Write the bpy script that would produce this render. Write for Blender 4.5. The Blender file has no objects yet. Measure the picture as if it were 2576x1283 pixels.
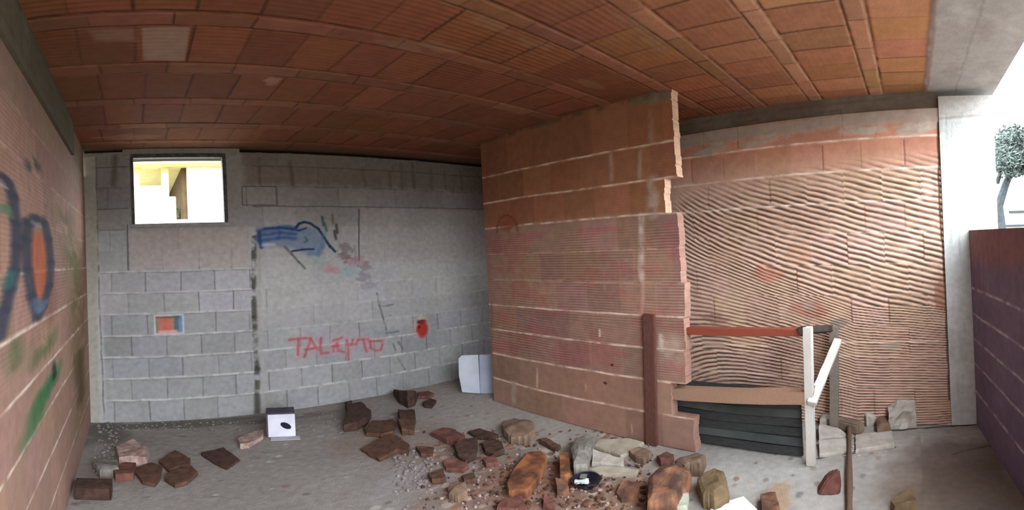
import bpy, bmesh, math, random
import numpy as np
from mathutils import Vector, Matrix
from math import pi, sin, cos, radians
C = bpy.context.scene.collection
sc = bpy.context.scene

# ------------------------------------------------------------------ camera
# A hand swept phone panorama: a cylinder of 119 degrees, held slightly rolled.
FU, FV, CY = 1240.142, 1076.215, 621.056
W, H = 2576, 1283
PITCH, ROLL, YAW = .008, .047, .711
EYE, CEIL = 1.53, 2.66
def rotm():
    cp, sp, cr, sr, cy, sy = cos(PITCH), sin(PITCH), cos(ROLL), sin(ROLL), cos(YAW), sin(YAW)
    A = np.array([[cr, 0, sr], [0, 1, 0], [-sr, 0, cr]])
    B = np.array([[1, 0, 0], [0, cp, -sp], [0, sp, cp]])
    D = np.array([[cy, sy, 0], [-sy, cy, 0], [0, 0, 1]])
    return D @ B @ A
RM = rotm()
cd = bpy.data.cameras.new('camera')
cam = bpy.data.objects.new('camera', cd); C.objects.link(cam)
cd.type = 'PANO'; cd.panorama_type = 'CENTRAL_CYLINDRICAL'
cd.central_cylindrical_range_u_min = -W / 2 / FU; cd.central_cylindrical_range_u_max = W / 2 / FU
cd.central_cylindrical_range_v_min = -(H - CY) / FV; cd.central_cylindrical_range_v_max = CY / FV
cd.central_cylindrical_radius = 1.0
cd.clip_start = .02; cd.clip_end = 500
r_, f_, u_ = RM @ np.array([1, 0, 0.]), RM @ np.array([0, 1., 0]), RM @ np.array([0, 0, 1.])
cam.matrix_world = Matrix(((r_[0], u_[0], -f_[0], 0), (r_[1], u_[1], -f_[1], 0), (r_[2], u_[2], -f_[2], EYE), (0, 0, 0, 1)))
sc.camera = cam

# ------------------------------------------------------------------ sky and exposure
wd = bpy.data.worlds.new('overcast_sky'); sc.world = wd; wd.use_nodes = True
nt = wd.node_tree; bg = nt.nodes['Background']
tc = nt.nodes.new('ShaderNodeTexCoord'); sx = nt.nodes.new('ShaderNodeSeparateXYZ'); rp = nt.nodes.new('ShaderNodeValToRGB')
nt.links.new(tc.outputs['Generated'], sx.inputs[0]); nt.links.new(sx.outputs['Z'], rp.inputs[0]); nt.links.new(rp.outputs[0], bg.inputs[0])
cr_ = rp.color_ramp                                     # overcast: hazy and dim along the horizon, bright above
for k_, (p_, c_) in enumerate(((.0, (.13, .135, .145)), (.05, (.22, .23, .25)), (.19, (1.0, 1.08, 1.2)), (1., (1.1, 1.2, 1.34)))):
    e_ = cr_.elements[k_] if k_ < 2 else cr_.elements.new(p_)
    e_.position = p_; e_.color = (*c_, 1)
bg.inputs[1].default_value = 1.0
sc.view_settings.view_transform = 'Standard'; sc.view_settings.look = 'None'
sc.view_settings.gamma = 1; sc.view_settings.use_curve_mapping = False
sc.view_settings.exposure = 4.1

# ------------------------------------------------------------------ helpers
ALB = .75                                               # darkens every colour evenly, so less light bounces
rng = np.random.default_rng(7); random.seed(7)
def lin(c):
    c = np.asarray(c, float) / 255.
    return ALB * np.where(c <= .04045, c / 12.92, ((c + .055) / 1.055) ** 2.4)
def ray(px, py):
    th = (np.asarray(px, float) - W / 2) / FU; v = -(np.asarray(py, float) - CY) / FV
    return np.stack([np.sin(th), np.cos(th), v], -1) @ RM.T
PL = {'B': (pi / 2 + .05, 4.185), 'L': (pi + .053, .4194), 'P': (.018, 2.751), 'H': (-.032, 3.384), 'K': (-pi / 2 + .153, .741)}
def frame(pl):
    a, D = PL[pl]; n = np.array([cos(a), sin(a), 0]); return n, np.array([n[1], -n[0], 0]), D
def onwall(pl, px, py, off=0.):                 # pixel of the photograph -> (along, height) on a wall
    n, t, D = frame(pl); r = ray(px, py); k = (D - off) / (r @ n); X = r * k[..., None]
    return np.stack([X @ t, X[..., 2] + EYE], -1)
def hor(px, py, z=0.):                          # pixel -> point of a level plane
    r = ray(px, py); k = (z - EYE) / r[..., 2]; return np.stack([r[..., 0] * k, r[..., 1] * k], -1)
def wallpt(pl, s, z, off=0.):
    n, t, D = frame(pl); p = n * (D - off) + t * s; return Vector((p[0], p[1], z))
def onplane(px, py, p0, nrm):                   # pixel -> point of any plane
    r = ray(px, py); e = np.array([0, 0, EYE]); p0 = np.array(p0, float); nrm = np.array(nrm, float)
    k = ((p0 - e) @ nrm) / (r @ nrm); return e + r * k
def lat(seed, nx, ny): return np.random.default_rng(abs(int(seed))).random((ny + 2, nx + 2))
def vnoise(x, y, seed):
    g = lat(seed, 64, 64); x = np.asarray(x); y = np.asarray(y)
    xi = np.floor(x).astype(int); yi = np.floor(y).astype(int); fx = x - xi; fy = y - yi
    fx = fx * fx * (3 - 2 * fx); fy = fy * fy * (3 - 2 * fy); xi %= 64; yi %= 64
    return (g[yi, xi] * (1 - fx) + g[yi, xi + 1] * fx) * (1 - fy) + (g[yi + 1, xi] * (1 - fx) + g[yi + 1, xi + 1] * fx) * fy
def fbm(x, y, seed, o=4):
    t = 0; a = .5
    for k in range(o): t = t + a * vnoise(x * 2 ** k, y * 2 ** k, seed + k); a *= .5
    return t / (1 - .5 ** o)

def link(name, me, mat, parent=None):
    o = bpy.data.objects.new(name, me); C.objects.link(o)
    if mat: me.materials.append(mat)
    if parent: o.parent = parent
    return o
def mesh_np(name, V, F, col=None, smooth=True):
    me = bpy.data.meshes.new(name); V = np.asarray(V, np.float32); F = np.asarray(F, np.int32)
    me.vertices.add(len(V)); me.vertices.foreach_set('co', V.ravel())
    me.loops.add(F.size); me.loops.foreach_set('vertex_index', F.ravel())
    me.polygons.add(len(F)); me.polygons.foreach_set('loop_start', np.arange(0, F.size, 4, dtype=np.int32))
    if smooth: me.polygons.foreach_set('use_smooth', np.ones(len(F), bool))
    me.update(calc_edges=True)
    if col is not None:
        at = me.color_attributes.new('Col', 'FLOAT_COLOR', 'POINT')
        at.data.foreach_set('color', np.concatenate([col, np.ones((len(col), 1))], 1).astype(np.float32).ravel())
    return me
def mat_attr(name, rough=.92, noise=14., amt=.18, bump=.25, bscale=60.):
    m = bpy.data.materials.new(name); m.use_nodes = True; t = m.node_tree; b = t.nodes['Principled BSDF']
    b.inputs['Roughness'].default_value = rough; b.inputs['Specular IOR Level'].default_value = .25
    a = t.nodes.new('ShaderNodeAttribute'); a.attribute_name = 'Col'
    co = t.nodes.new('ShaderNodeTexCoord'); n = t.nodes.new('ShaderNodeTexNoise'); n.inputs['Scale'].default_value = noise; n.inputs['Detail'].default_value = 6
    t.links.new(co.outputs['Object'], n.inputs['Vector'])
    r = t.nodes.new('ShaderNodeMapRange'); r.inputs[1].default_value = .25; r.inputs[2].default_value = .75; r.inputs[3].default_value = 1 - amt; r.inputs[4].default_value = 1 + amt
    t.links.new(n.outputs['Fac'], r.inputs[0])
    v = t.nodes.new('ShaderNodeVectorMath'); v.operation = 'SCALE'
    t.links.new(a.outputs['Color'], v.inputs[0]); t.links.new(r.outputs[0], v.inputs['Scale']); t.links.new(v.outputs[0], b.inputs['Base Color'])
    n2 = t.nodes.new('ShaderNodeTexNoise'); n2.inputs['Scale'].default_value = bscale; n2.inputs['Detail'].default_value = 5
    t.links.new(co.outputs['Object'], n2.inputs['Vector'])
    bp = t.nodes.new('ShaderNodeBump'); bp.inputs['Strength'].default_value = bump; bp.inputs['Distance'].default_value = .01
    t.links.new(n2.outputs['Fac'], bp.inputs['Height']); t.links.new(bp.outputs[0], b.inputs['Normal'])
    return m
def mat(name, c1, c2=None, scale=18., rough=.85, bump=.3, stretch=(1, 1, 1), metal=0., lo=.35, hi=.65):
    m = bpy.data.materials.new(name); m.use_nodes = True; t = m.node_tree; b = t.nodes['Principled BSDF']
    b.inputs['Roughness'].default_value = rough; b.inputs['Metallic'].default_value = metal; b.inputs['Specular IOR Level'].default_value = .3
    co = t.nodes.new('ShaderNodeTexCoord'); mp = t.nodes.new('ShaderNodeMapping'); mp.inputs['Scale'].default_value = stretch
    n = t.nodes.new('ShaderNodeTexNoise'); n.inputs['Scale'].default_value = scale; n.inputs['Detail'].default_value = 7
    r = t.nodes.new('ShaderNodeValToRGB')
    r.color_ramp.elements[0].position = lo; r.color_ramp.elements[1].position = hi
    r.color_ramp.elements[0].color = (*lin(c1), 1); r.color_ramp.elements[1].color = (*lin(c2 if c2 else c1), 1)
    t.links.new(co.outputs['Object'], mp.inputs[0]); t.links.new(mp.outputs[0], n.inputs['Vector']); t.links.new(n.outputs['Fac'], r.inputs[0]); t.links.new(r.outputs[0], b.inputs['Base Color'])
    bp = t.nodes.new('ShaderNodeBump'); bp.inputs['Strength'].default_value = bump; bp.inputs['Distance'].default_value = .008
    t.links.new(n.outputs['Fac'], bp.inputs['Height']); t.links.new(bp.outputs[0], b.inputs['Normal'])
    return m
def tag(o, label=None, cat=None, group=None, kind=None):
    if label: o['label'] = label
    if cat: o['category'] = cat
    if group: o['group'] = group
    if kind: o['kind'] = kind
    return o
def empty(name, loc, label, cat, group=None, rz=0):
    o = bpy.data.objects.new(name, None); C.objects.link(o); o.location = loc; o.rotation_euler = (0, 0, rz); o.empty_display_size = .1
    return tag(o, label, cat, group)

class Field:
    """A wall, floor or ceiling as a fine grid: colours (sRGB) and relief drawn in the surface's own metres."""
    def __init__(f, a0, a1, b0, b1, h):
        f.A = np.linspace(a0, a1, int(round((a1 - a0) / h)) + 1); f.B = np.linspace(b0, b1, int(round((b1 - b0) / h)) + 1)
        f.S, f.Z = np.meshgrid(f.A, f.B); f.c = np.zeros(f.S.shape + (3,)); f.d = np.zeros(f.S.shape); f.keep = np.ones((len(f.B) - 1, len(f.A) - 1), bool)
    def base(f, col, var=.1, sc_=3., seed=1, col2=None):
        n = fbm(f.S * sc_ + 9, f.Z * sc_ + 9, seed, 5)
        if col2 is None: f.c[:] = np.array(col) * (1 + (n - .5)[..., None] * 2 * var)
        else:
            k = np.clip((n - .5) * 3 + .5, 0, 1)[..., None]; f.c[:] = np.array(col) * (1 - k) + np.array(col2) * k
    def win(f, s0, s1, z0, z1):
        i0, i1 = np.searchsorted(f.A, [s0, s1]); j0, j1 = np.searchsorted(f.B, [z0, z1]); return slice(j0, j1), slice(i0, i1)
    def mix(f, sl, m, col, disp=0.):
        if col is not None: f.c[sl] = f.c[sl] * (1 - m[..., None]) + np.array(col, float) * m[..., None]
        if disp: f.d[sl] += m * disp
    def stroke(f, pts, w, col, a=1., soft=.5, disp=0., jit=0., seed=3, spotty=0., an=1.):
        pts = np.asarray(pts, float)                                   # an: how much broader the stroke is along than up
        for p, q in zip(pts[:-1], pts[1:]):
            r = w * (1 + soft) + jit
            sl = f.win(min(p[0], q[0]) - r * an, max(p[0], q[0]) + r * an, min(p[1], q[1]) - r, max(p[1], q[1]) + r)
            S, Z = f.S[sl], f.Z[sl]
            if S.size == 0: continue
            if jit: S = S + (fbm(S * 9, Z * 9 + 3, seed) - .5) * 2 * jit; Z = Z + (fbm(S * 9 + 31, Z * 9, seed + 9) - .5) * 2 * jit
            if an != 1: S = S / an; p = p / np.array([an, 1]); q = q / np.array([an, 1])
            v = q - p; L2 = max(v @ v, 1e-9); t = np.clip(((S - p[0]) * v[0] + (Z - p[1]) * v[1]) / L2, 0, 1)
            d = np.hypot(S - p[0] - t * v[0], Z - p[1] - t * v[1])
            m = np.clip((w * (.5 + soft / 2) - d) / max(w * soft, 1e-4), 0, 1) * a
            if spotty: m = m * np.clip((fbm(S * 14, Z * 14, seed + 5) - .5) * 4 / spotty * .5 + .75, 0, 1)
            f.mix(sl, m, col, disp)
    def rect(f, s0, s1, z0, z1, col, a=1., soft=.01, disp=0., jit=0., seed=5):
        sl = f.win(s0 - soft - jit, s1 + soft + jit, z0 - soft - jit, z1 + soft + jit); S, Z = f.S[sl], f.Z[sl]
        if S.size == 0: return
        if jit: S = S + (fbm(S * 11, Z * 11, seed) - .5) * 2 * jit; Z = Z + (fbm(S * 11 + 31, Z * 11, seed + 7) - .5) * 2 * jit
        m = np.clip(np.minimum(np.minimum(S - s0, s1 - S), np.minimum(Z - z0, z1 - Z)) / soft + .5, 0, 1) * a
        f.mix(sl, m, col, disp)
    def blob(f, s, z, rs, rz, col, a=1., seed=11, rough=.5, disp=0.):
        sl = f.win(s - rs * 2.1, s + rs * 2.1, z - rz * 2.1, z + rz * 2.1); S, Z = f.S[sl], f.Z[sl]
        if S.size == 0: return
        q = np.hypot((S - s) / rs, (Z - z) / rz) + (fbm(S * 6 / max(rs, .05) * .3, Z * 6 / max(rz, .05) * .3, seed) - .5) * 2 * rough
        f.mix(sl, np.clip((1.1 - q) / .45, 0, 1) * a, col, disp)
    def poly(f, pts, col, a=1., disp=0., soft=.006):
        pts = np.asarray(pts, float); lo = pts.min(0) - soft; hi = pts.max(0) + soft; sl = f.win(lo[0], hi[0], lo[1], hi[1]); S, Z = f.S[sl], f.Z[sl]
        ins = np.zeros(S.shape, bool); dm = np.full(S.shape, 9.)
        for p, q in zip(pts, np.roll(pts, -1, 0)):
            c = (p[1] > Z) != (q[1] > Z)
            with np.errstate(divide='ignore', invalid='ignore'): xx = (q[0] - p[0]) * (Z - p[1]) / (q[1] - p[1]) + p[0]
            ins ^= c & (S < xx)
            v = q - p; t = np.clip(((S - p[0]) * v[0] + (Z - p[1]) * v[1]) / max(v @ v, 1e-9), 0, 1); dm = np.minimum(dm, np.hypot(S - p[0] - t * v[0], Z - p[1] - t * v[1]))
        f.mix(sl, np.clip(np.where(ins, dm, -dm) / soft + .5, 0, 1) * a, col, disp)
    def build(f, name, place, thick, material, kind='structure', rimcol=None):
        """place(S, Z, d) -> points, d pushing into the room; the sheet is closed behind by `thick`."""
        V = place(f.S, f.Z, f.d).reshape(-1, 3); nj, ni = f.S.shape
        idx = np.arange(nj * ni).reshape(nj, ni); a, b, c, d = idx[:-1, :-1], idx[:-1, 1:], idx[1:, 1:], idx[1:, :-1]
        Fq = np.stack([a[f.keep], b[f.keep], c[f.keep], d[f.keep]], 1)
        K = np.zeros((nj + 1, ni + 1), bool); K[1:-1, 1:-1] = f.keep
        Bk = place(f.S, f.Z, np.full(f.S.shape, -thick)).reshape(-1, 3); N = len(V); off = {}; rim = []
        hb = K[1:, 1:-1] != K[:-1, 1:-1]; js, is_ = np.nonzero(hb)
        e = [np.stack([idx[js, is_], idx[js, is_ + 1]], 1), K[1:, 1:-1][js, is_]]
        vb = K[1:-1, 1:] != K[1:-1, :-1]; j2, i2 = np.nonzero(vb)
        E = np.concatenate([e[0], np.stack([idx[j2, i2], idx[j2 + 1, i2]], 1)]); up = np.concatenate([e[1], ~K[1:-1, 1:][j2, i2]])
        us, inv = np.unique(E, return_inverse=True); inv = inv.reshape(E.shape)
        n1 = len(us); Vr = np.concatenate([V[us], Bk[us]]); p, q = inv[:, 0] + N, inv[:, 1] + N
        R = np.stack([np.where(up, q, p), np.where(up, p, q), np.where(up, p, q) + n1, np.where(up, q, p) + n1], 1)
        # back: one strip of quads per run of kept cells in bands of rows with the same mask
        bv = []; bf = []; j = 0
        while j < nj - 1:
            k = j
            while k + 1 < nj - 1 and (f.keep[k + 1] == f.keep[j]).all(): k += 1
            row = np.concatenate([[0], f.keep[j].astype(int), [0]]); st = np.nonzero(np.diff(row) == 1)[0]; en = np.nonzero(np.diff(row) == -1)[0]
            for s, t in zip(st, en):
                b0 = N + 2 * n1 + len(bv); bv += [Bk[idx[j, s]], Bk[idx[j, t]], Bk[idx[k + 1, t]], Bk[idx[k + 1, s]]]; bf.append([b0 + 3, b0 + 2, b0 + 1, b0])
            j = k + 1
        col = lin(np.clip(f.c, 0, 255)).reshape(-1, 3); rc = col[us] if rimcol is None else lin(rimcol(V[us][:, 2])) * rng.uniform(.85, 1.1, (n1, 1))
        V = np.concatenate([V, Vr, np.array(bv)]); Fq = np.concatenate([Fq, R, np.array(bf)])
        col = np.concatenate([col, rc, rc, np.tile(col.mean(0), (len(bv), 1))])
        nb = len(R) + len(bf)
        me = mesh_np(name, V, Fq, col)
        fl = np.ones(len(Fq), bool); fl[-nb:] = False; me.polygons.foreach_set('use_smooth', fl)
        o = link(name, me, material); o['kind'] = kind; return o
def wplace(pl):
    n, t, D = frame(pl)
    return lambda S, Z, d: (n[None, None] * (D - d)[..., None] + t[None, None] * S[..., None]) * np.array([1, 1, 0]) + Z[..., None] * np.array([0, 0, 1.])
def P(pl, *pts): pts = np.array(pts, float); return onwall(pl, pts[:, 0], pts[:, 1])

plaster = mat_attr('concrete_surface', .95, 22, .14, .3, 90)
clay = mat_attr('terracotta_brick', .9, 16, .14, .22, 70)

# ------------------------------------------------------------------ back wall: grey concrete blocks
GR = (158, 157, 156); ML = (208, 206, 198); MD = (92, 86, 80)
f = Field(-.46, 4.7, 0, 2.655, .006)
f.base(GR, .1, 2.2, 3)
n = fbm(f.S * 1.3, f.Z * 1.3 + 5, 21)
warm = np.clip((f.Z - 1.75) / .5, 0, 1)[..., None]; mid = np.exp(-((f.Z - 1.45) / .45) ** 2)[..., None]; f.c *= 1 + .22 * mid                      # light falloff painted in: paler mid band, browner above
f.c = f.c * (1 - warm * .5) + f.c * np.array([.95, .85, .76]) * warm * .5
f.c *= 1 + (n - .5)[..., None] * .15
ws0, wz0 = -.028, 1.905; ws1, wz1 = .79, 2.60                           # the window opening
CZ = [.207 * k for k in range(13)]
grs = 1.0                                                             # the upright chase left of the blocked door
for k in range(13):                                                    # block faces, each a touch its own grey; light painted in, mid rows paler
    z0 = CZ[k]; ofs = -.228 if k % 2 == 0 else -.078
    for q in range(-2, 17):
        s0 = ofs + .296 * q + rng.normal(0, .006)
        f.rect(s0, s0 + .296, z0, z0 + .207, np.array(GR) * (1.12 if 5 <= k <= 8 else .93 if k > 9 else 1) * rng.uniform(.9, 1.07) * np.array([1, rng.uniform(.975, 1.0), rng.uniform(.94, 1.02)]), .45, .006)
        hard = (k < 8) if s0 < grs else (k < 4)
        if s0 < -.42 or s0 > 4.6: continue
        if k >= 9 and -.1 < s0 < .85: continue
        if s0 > 1.05 and 4 <= k < 11 and rng.random() < .75: continue
        if hard: f.stroke([(s0, z0 + .012), (s0 + rng.normal(0, .003), z0 + .195)], .009, (104, 101, 100), rng.uniform(.35, .95), .8, -.004, .003, seed=q + k)
        else: f.stroke([(s0, z0 + .01), (s0, z0 + .2)], .009, MD, rng.uniform(.1, .7), .9, -.004, .004, seed=q + k)
for k in range(1, 13):
    z = CZ[k]
    for s0, s1 in ((-.34, .98), (1.02, 4.7)):
        if k <= 7 and s0 < 0:
            f.stroke([(s0, z), (.3, z + rng.normal(0, .003)), (s1, z)], .016, ML, .85, .8, .004, .006, seed=k, spotty=.8)
            f.stroke([(s0, z - .014), (s1, z - .014)], .008, (110, 107, 104), .5, .8, -.003, .005, seed=k + 40, spotty=.6)
        elif k <= 3 or k == 6:
            f.stroke([(s0, z), (2.2, z + rng.normal(0, .004)), (s1, z)], .016, ML, .75, .9, .004, .007, seed=k + 9, spotty=.5)
        elif k in (4, 5, 7):
            f.stroke([(s0, z), (s1, z)], .012, ML, .45, .9, .002, .008, seed=k + 19, spotty=.4)
        elif k >= 9:
            a = .2 if k == 9 and s0 > 0 else .75
            if k in (9, 11): f.stroke([(s0, z), (-.06 if s0 < 0 else s1, z)], .008, MD, a * .8, .8, -.004, .006, seed=k + 29, spotty=.6)
            if k in (10, 12): f.stroke([(s0, z), (-.06 if s0 < 0 else s1, z)], .009, MD, .8, .8, -.005, .006, seed=k + 29)
f.rect(-.06, .98, CZ[7] + .02, 1.86, (192, 178, 170), .75, .05, .004, .02)           # rendered panel under the window
f.rect(2.06, 4.7, CZ[7] - .02, CZ[10] - .02, (180, 172, 164), .6, .06, .005, .03)    # smeared render, right half
f.rect(1.05, 2.02, 1.1, CZ[9], (176, 172, 165), .45, .1, .003, .05)
for s, z, rs, rz, a in ((2.5, 1.75, .35, .13, .5), (2.7, 1.2, .4, .2, .4), (1.5, 1.0, .5, .2, .4), (3.1, 1.3, .3, .4, .3), (2.4, .9, .5, .2, .3)): f.blob(s, z, rs, rz, (186, 180, 172), a, int(s * 10), .6, .004)
f.stroke(P('B', (903, 526), (903, 600), (904, 656)), .012, (88, 76, 70), .9, .6, -.006, .004)
f.stroke(P('B', (640, 598), (638, 700), (640, 800), (647, 930), (648, 1042)), .042, (74, 72, 62), .85, .5, -.02, .006, spotty=.5)
f.stroke(P('B', (653, 600), (652, 700), (654, 800), (660, 930), (662, 1040)), .03, (168, 163, 150), .6, .6, .004, .006)
f.stroke(P('B', (320, 566), (321, 620), (322, 680)), .01, MD, .9, .6, -.005, .003)
for x in (285, 652, 735, 770, 800, 845, 890, 918, 955, 980, 1010, 1040, 1085, 1120, 1160):                 # top row, set on end
    s = P('B', (x, 430))[0, 0]; f.stroke([(s, 2.31), (s + rng.normal(0, .01), 2.31 + rng.uniform(.15, .28))], rng.uniform(.015, .05), rng.choice([(96, 84, 72), (150, 138, 124), (88, 78, 66)]), rng.uniform(.3, .75), .8, -.004, .01, seed=x)
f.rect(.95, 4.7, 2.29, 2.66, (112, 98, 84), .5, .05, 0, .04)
for z in (2.275, 2.085): f.stroke([(.93, z), (1.24, z)], .008, (86, 80, 76), .9, .6, -.004, .003)
for s in (.93, 1.24): f.stroke([(s, 2.085), (s, 2.275)], .008, (86, 80, 76), .8, .6, -.004, .003)
f.rect(-.46, -.325, 0, 2.6, (178, 172, 156), .85, .012, .012, .006)                    # slim concrete pillar in the corner
f.rect(-.36, -.3, .0, 1.5, (186, 186, 184), .6, .02, .006, .008)
f.stroke([(-.318, 0), (-.33, 1.2), (-.325, 2.6)], .01, (92, 84, 72), .7, .8, -.006, .006, spotty=.6)
f.rect(-.1, .9, 2.58, 2.66, (150, 142, 126), .8, .01, .004, .004)                       # lintel
f.rect(.93, 4.75, 2.625, 2.7, (28, 20, 14), 1, .008, -.05, .006)                        # recessed gap under the ceiling, its shade painted in
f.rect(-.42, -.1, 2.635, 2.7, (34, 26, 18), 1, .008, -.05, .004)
# paint: blue arc, red lettering, badge and odd marks
def sp(pl_field, pl, pts, wpx, col, a=.9, soft=.8, jit=.008, seed=1, spotty=0.):
    q = P(pl, *pts); w = wpx * .0034 if pl == 'B' else wpx * .0034; pl_field.stroke(q, w, col, a, soft, 0, jit, seed, spotty)
BL = (64, 92, 150)
f.poly(P('B', (648, 575), (700, 566), (745, 572), (790, 572), (812, 600), (810, 640), (770, 640), (735, 625), (690, 618), (655, 622)), (104, 128, 160), .6, 0, .05)
for y in (580, 592, 604): sp(f, 'B', [(650, y), (700, y - 8), (742, y - 4)], 10, BL, .8, .9, .02, y)
sp(f, 'B', [(652, 584), (653, 605), (658, 622)], 9, (52, 82, 122), .95, .7)
sp(f, 'B', [(665, 575), (700, 572), (735, 576), (752, 580), (770, 574)], 6, (48, 70, 110), .9, .8)
sp(f, 'B', [(745, 572), (752, 562), (765, 558), (780, 562), (800, 575), (815, 598), (830, 620), (842, 632)], 7, (30, 58, 84), .95, .6)
sp(f, 'B', [(812, 590), (812, 620), (800, 640), (778, 640)], 12, (92, 124, 160), .6, 1, .02)
sp(f, 'B', [(735, 632), (760, 628), (788, 627)], 6, (52, 56, 80), .95, .6); sp(f, 'B', [(716, 620), (735, 640), (752, 660), (766, 676)], 6, (92, 92, 92), .75, .8)
sp(f, 'B', [(662, 617), (690, 614)], 9, (196, 200, 214), .9, .8); sp(f, 'B', [(768, 596), (772, 605), (765, 610)], 5, (72, 100, 104), .7)
for x, y, c in ((810, 556, (40, 80, 76)), (818, 572, (66, 110, 84)), (836, 552, (104, 100, 76)), (845, 575, (66, 56, 50)), (842, 590, (62, 52, 48))): sp(f, 'B', [(x, y - 10), (x + 3, y + 10)], 7, c, .8, .9, .01, x)
for p, c, a in (((825, 672), (196, 130, 130), .5), ((838, 678), (190, 104, 116), .5), ((800, 662), (126, 168, 160), .5), ((870, 690), (134, 170, 168), .6), ((888, 680), (126, 166, 170), .5), ((905, 655), (176, 110, 120), .6), ((880, 652), (168, 100, 106), .6), ((870, 645), (90, 70, 68), .7), ((920, 668), (110, 90, 96), .6), ((868, 625), (96, 84, 76), .7), ((915, 695), (118, 112, 116), .7), ((925, 715), (120, 116, 118), .6), ((985, 573), (206, 196, 188), .8)):
    q = P('B', p)[0]; f.blob(q[0], q[1], .075, .055, c, a * .6, int(p[0]), .9)
RD = (158, 62, 72)
for pts in ([(727, 855), (746, 852), (782, 851)], [(751, 852), (750, 870), (750, 892)], [(782, 852), (776, 872), (766, 898)], [(782, 852), (794, 872), (808, 884)], [(768, 880), (797, 876)], [(808, 850), (806, 872), (808, 889), (826, 887)],
            [(838, 884), (842, 868), (848, 866)], [(838, 856), (850, 854), (860, 849)], [(848, 864), (850, 882), (866, 886)], [(836, 872), (852, 870)], [(872, 856), (876, 870), (876, 890), (877, 905)], [(874, 868), (884, 866)], [(888, 854), (884, 866), (896, 866), (900, 855)], [(902, 855), (926, 853)], [(914, 854), (918, 872), (922, 884)], [(928, 858), (962, 858)], [(932, 858), (932, 874), (944, 883), (958, 880), (962, 866)]):
    f.stroke(P('B', *pts), .022, RD, .85, .8, 0, .006, int(pts[0][0])); f.stroke(P('B', *pts), .06, (190, 140, 140), .3, 1, 0, .01, int(pts[0][0]))
q = P('B', (1061, 826))[0]
f.blob(q[0], q[1], .12, .13, (196, 160, 156), .5, 4, .3); f.blob(q[0] + .005, q[1] - .01, .078, .1, (168, 52, 42), 1, 5, .15)
f.blob(q[0], q[1] + .075, .06, .03, (120, 40, 34), .9, 8, .3); f.blob(q[0], q[1] + .125, .05, .025, (196, 176, 152), .8, 9, .3); f.blob(q[0] - .03, q[1] + .02, .02, .02, (92, 22, 22), .8, 3, .2)
for pts in ([(948, 738), (956, 770), (964, 800), (972, 830)], [(962, 795), (984, 792)], [(972, 838), (1004, 834)], [(985, 853), (995, 880)], [(996, 853), (1014, 880)], [(1000, 900), (1020, 930)], [(960, 772), (990, 766)]): sp(f, 'B', pts, 5, (92, 92, 94), .7, .8, .012, pts[0][0], .5)
a, b = P('B', (388, 842), (462, 789)); f.rect(a[0], b[0], a[1], b[1], (196, 204, 210), .9, .008)
a, b = P('B', (393, 838), (452, 794)); f.rect(a[0], b[0], a[1], b[1], (186, 112, 84), .85, .01); f.rect(a[0] + .05, a[0] + .12, a[1] + .02, b[1] - .03, (206, 112, 90), .8, .02)
f.rect(b[0] - .05, b[0] - .012, a[1] + .02, b[1], (74, 116, 124), .9, .01); f.rect(b[0] - .01, b[0] + .02, a[1], b[1], (104, 132, 176), .8, .01); f.rect(a[0], b[0] - .03, a[1] - .01, a[1] + .025, (224, 168, 168), .9, .01); f.rect(a[0], b[0], b[1] - .022, b[1] - .006, (104, 96, 72), .7, .01); f.rect(a[0], a[0] + .02, a[1], b[1] - .03, (122, 132, 104), .7, .01)
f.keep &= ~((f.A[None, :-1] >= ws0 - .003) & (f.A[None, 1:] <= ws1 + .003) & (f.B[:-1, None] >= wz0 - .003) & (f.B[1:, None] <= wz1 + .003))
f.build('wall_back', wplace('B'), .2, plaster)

# window: steel angle frame set in the opening, no pane in it
steel = mat('dark_steel', (58, 56, 52), (92, 90, 84), 30, .6, .2, metal=.4)
def boxm(bm, x0, x1, y0, y1, z0, z1):
    v = [bm.verts.new(p) for p in ((x0, y0, z0), (x1, y0, z0), (x1, y1, z0), (x0, y1, z0), (x0, y0, z1), (x1, y0, z1), (x1, y1, z1), (x0, y1, z1))]
    for q in ((3, 2, 1, 0), (4, 5, 6, 7), (0, 1, 5, 4), (1, 2, 6, 5), (2, 3, 7, 6), (3, 0, 4, 7)): bm.faces.new([v[i] for i in q])
    return v
def fin(name, bm, m, parent=None, bevel=0., smooth=False):
    if bevel: bmesh.ops.bevel(bm, geom=bm.edges[:], offset=bevel, segments=2, affect='EDGES', clamp_overlap=True)
    bmesh.ops.recalc_face_normals(bm, faces=bm.faces[:])
    me = bpy.data.meshes.new(name); bm.to_mesh(me); bm.free()
    if smooth:
        for p in me.polygons: p.use_smooth = True
    return link(name, me, m, parent)
nB, tB, DB = frame('B')
wroot = bpy.data.objects.new('window_1', None); C.objects.link(wroot); wroot['kind'] = 'structure'
wroot.matrix_world = Matrix(((tB[0], nB[0], 0, nB[0] * DB), (tB[1], nB[1], 0, nB[1] * DB), (0, 0, 1, 0), (0, 0, 0, 1)))
bm = bmesh.new()
boxm(bm, ws0, ws1, -.012, .05, wz1 - .035, wz1 + .004); boxm(bm, ws0 - .004, ws0 + .022, -.012, .05, wz0, wz1 - .03); boxm(bm, ws1 - .028, ws1 + .004, -.012, .05, wz0, wz1 - .03)
boxm(bm, ws0, ws1, .02, .05, wz0, wz0 + .012)
fin('window_frame', bm, steel, wroot)
bm = bmesh.new(); boxm(bm, ws0 - .02, ws1 + .03, -.02, .2, wz0 - .03, wz0 + .006)
fin('window_sill', bm, mat('sill_mortar', (150, 146, 140), (176, 172, 164), 20), wroot, .006)

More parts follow.
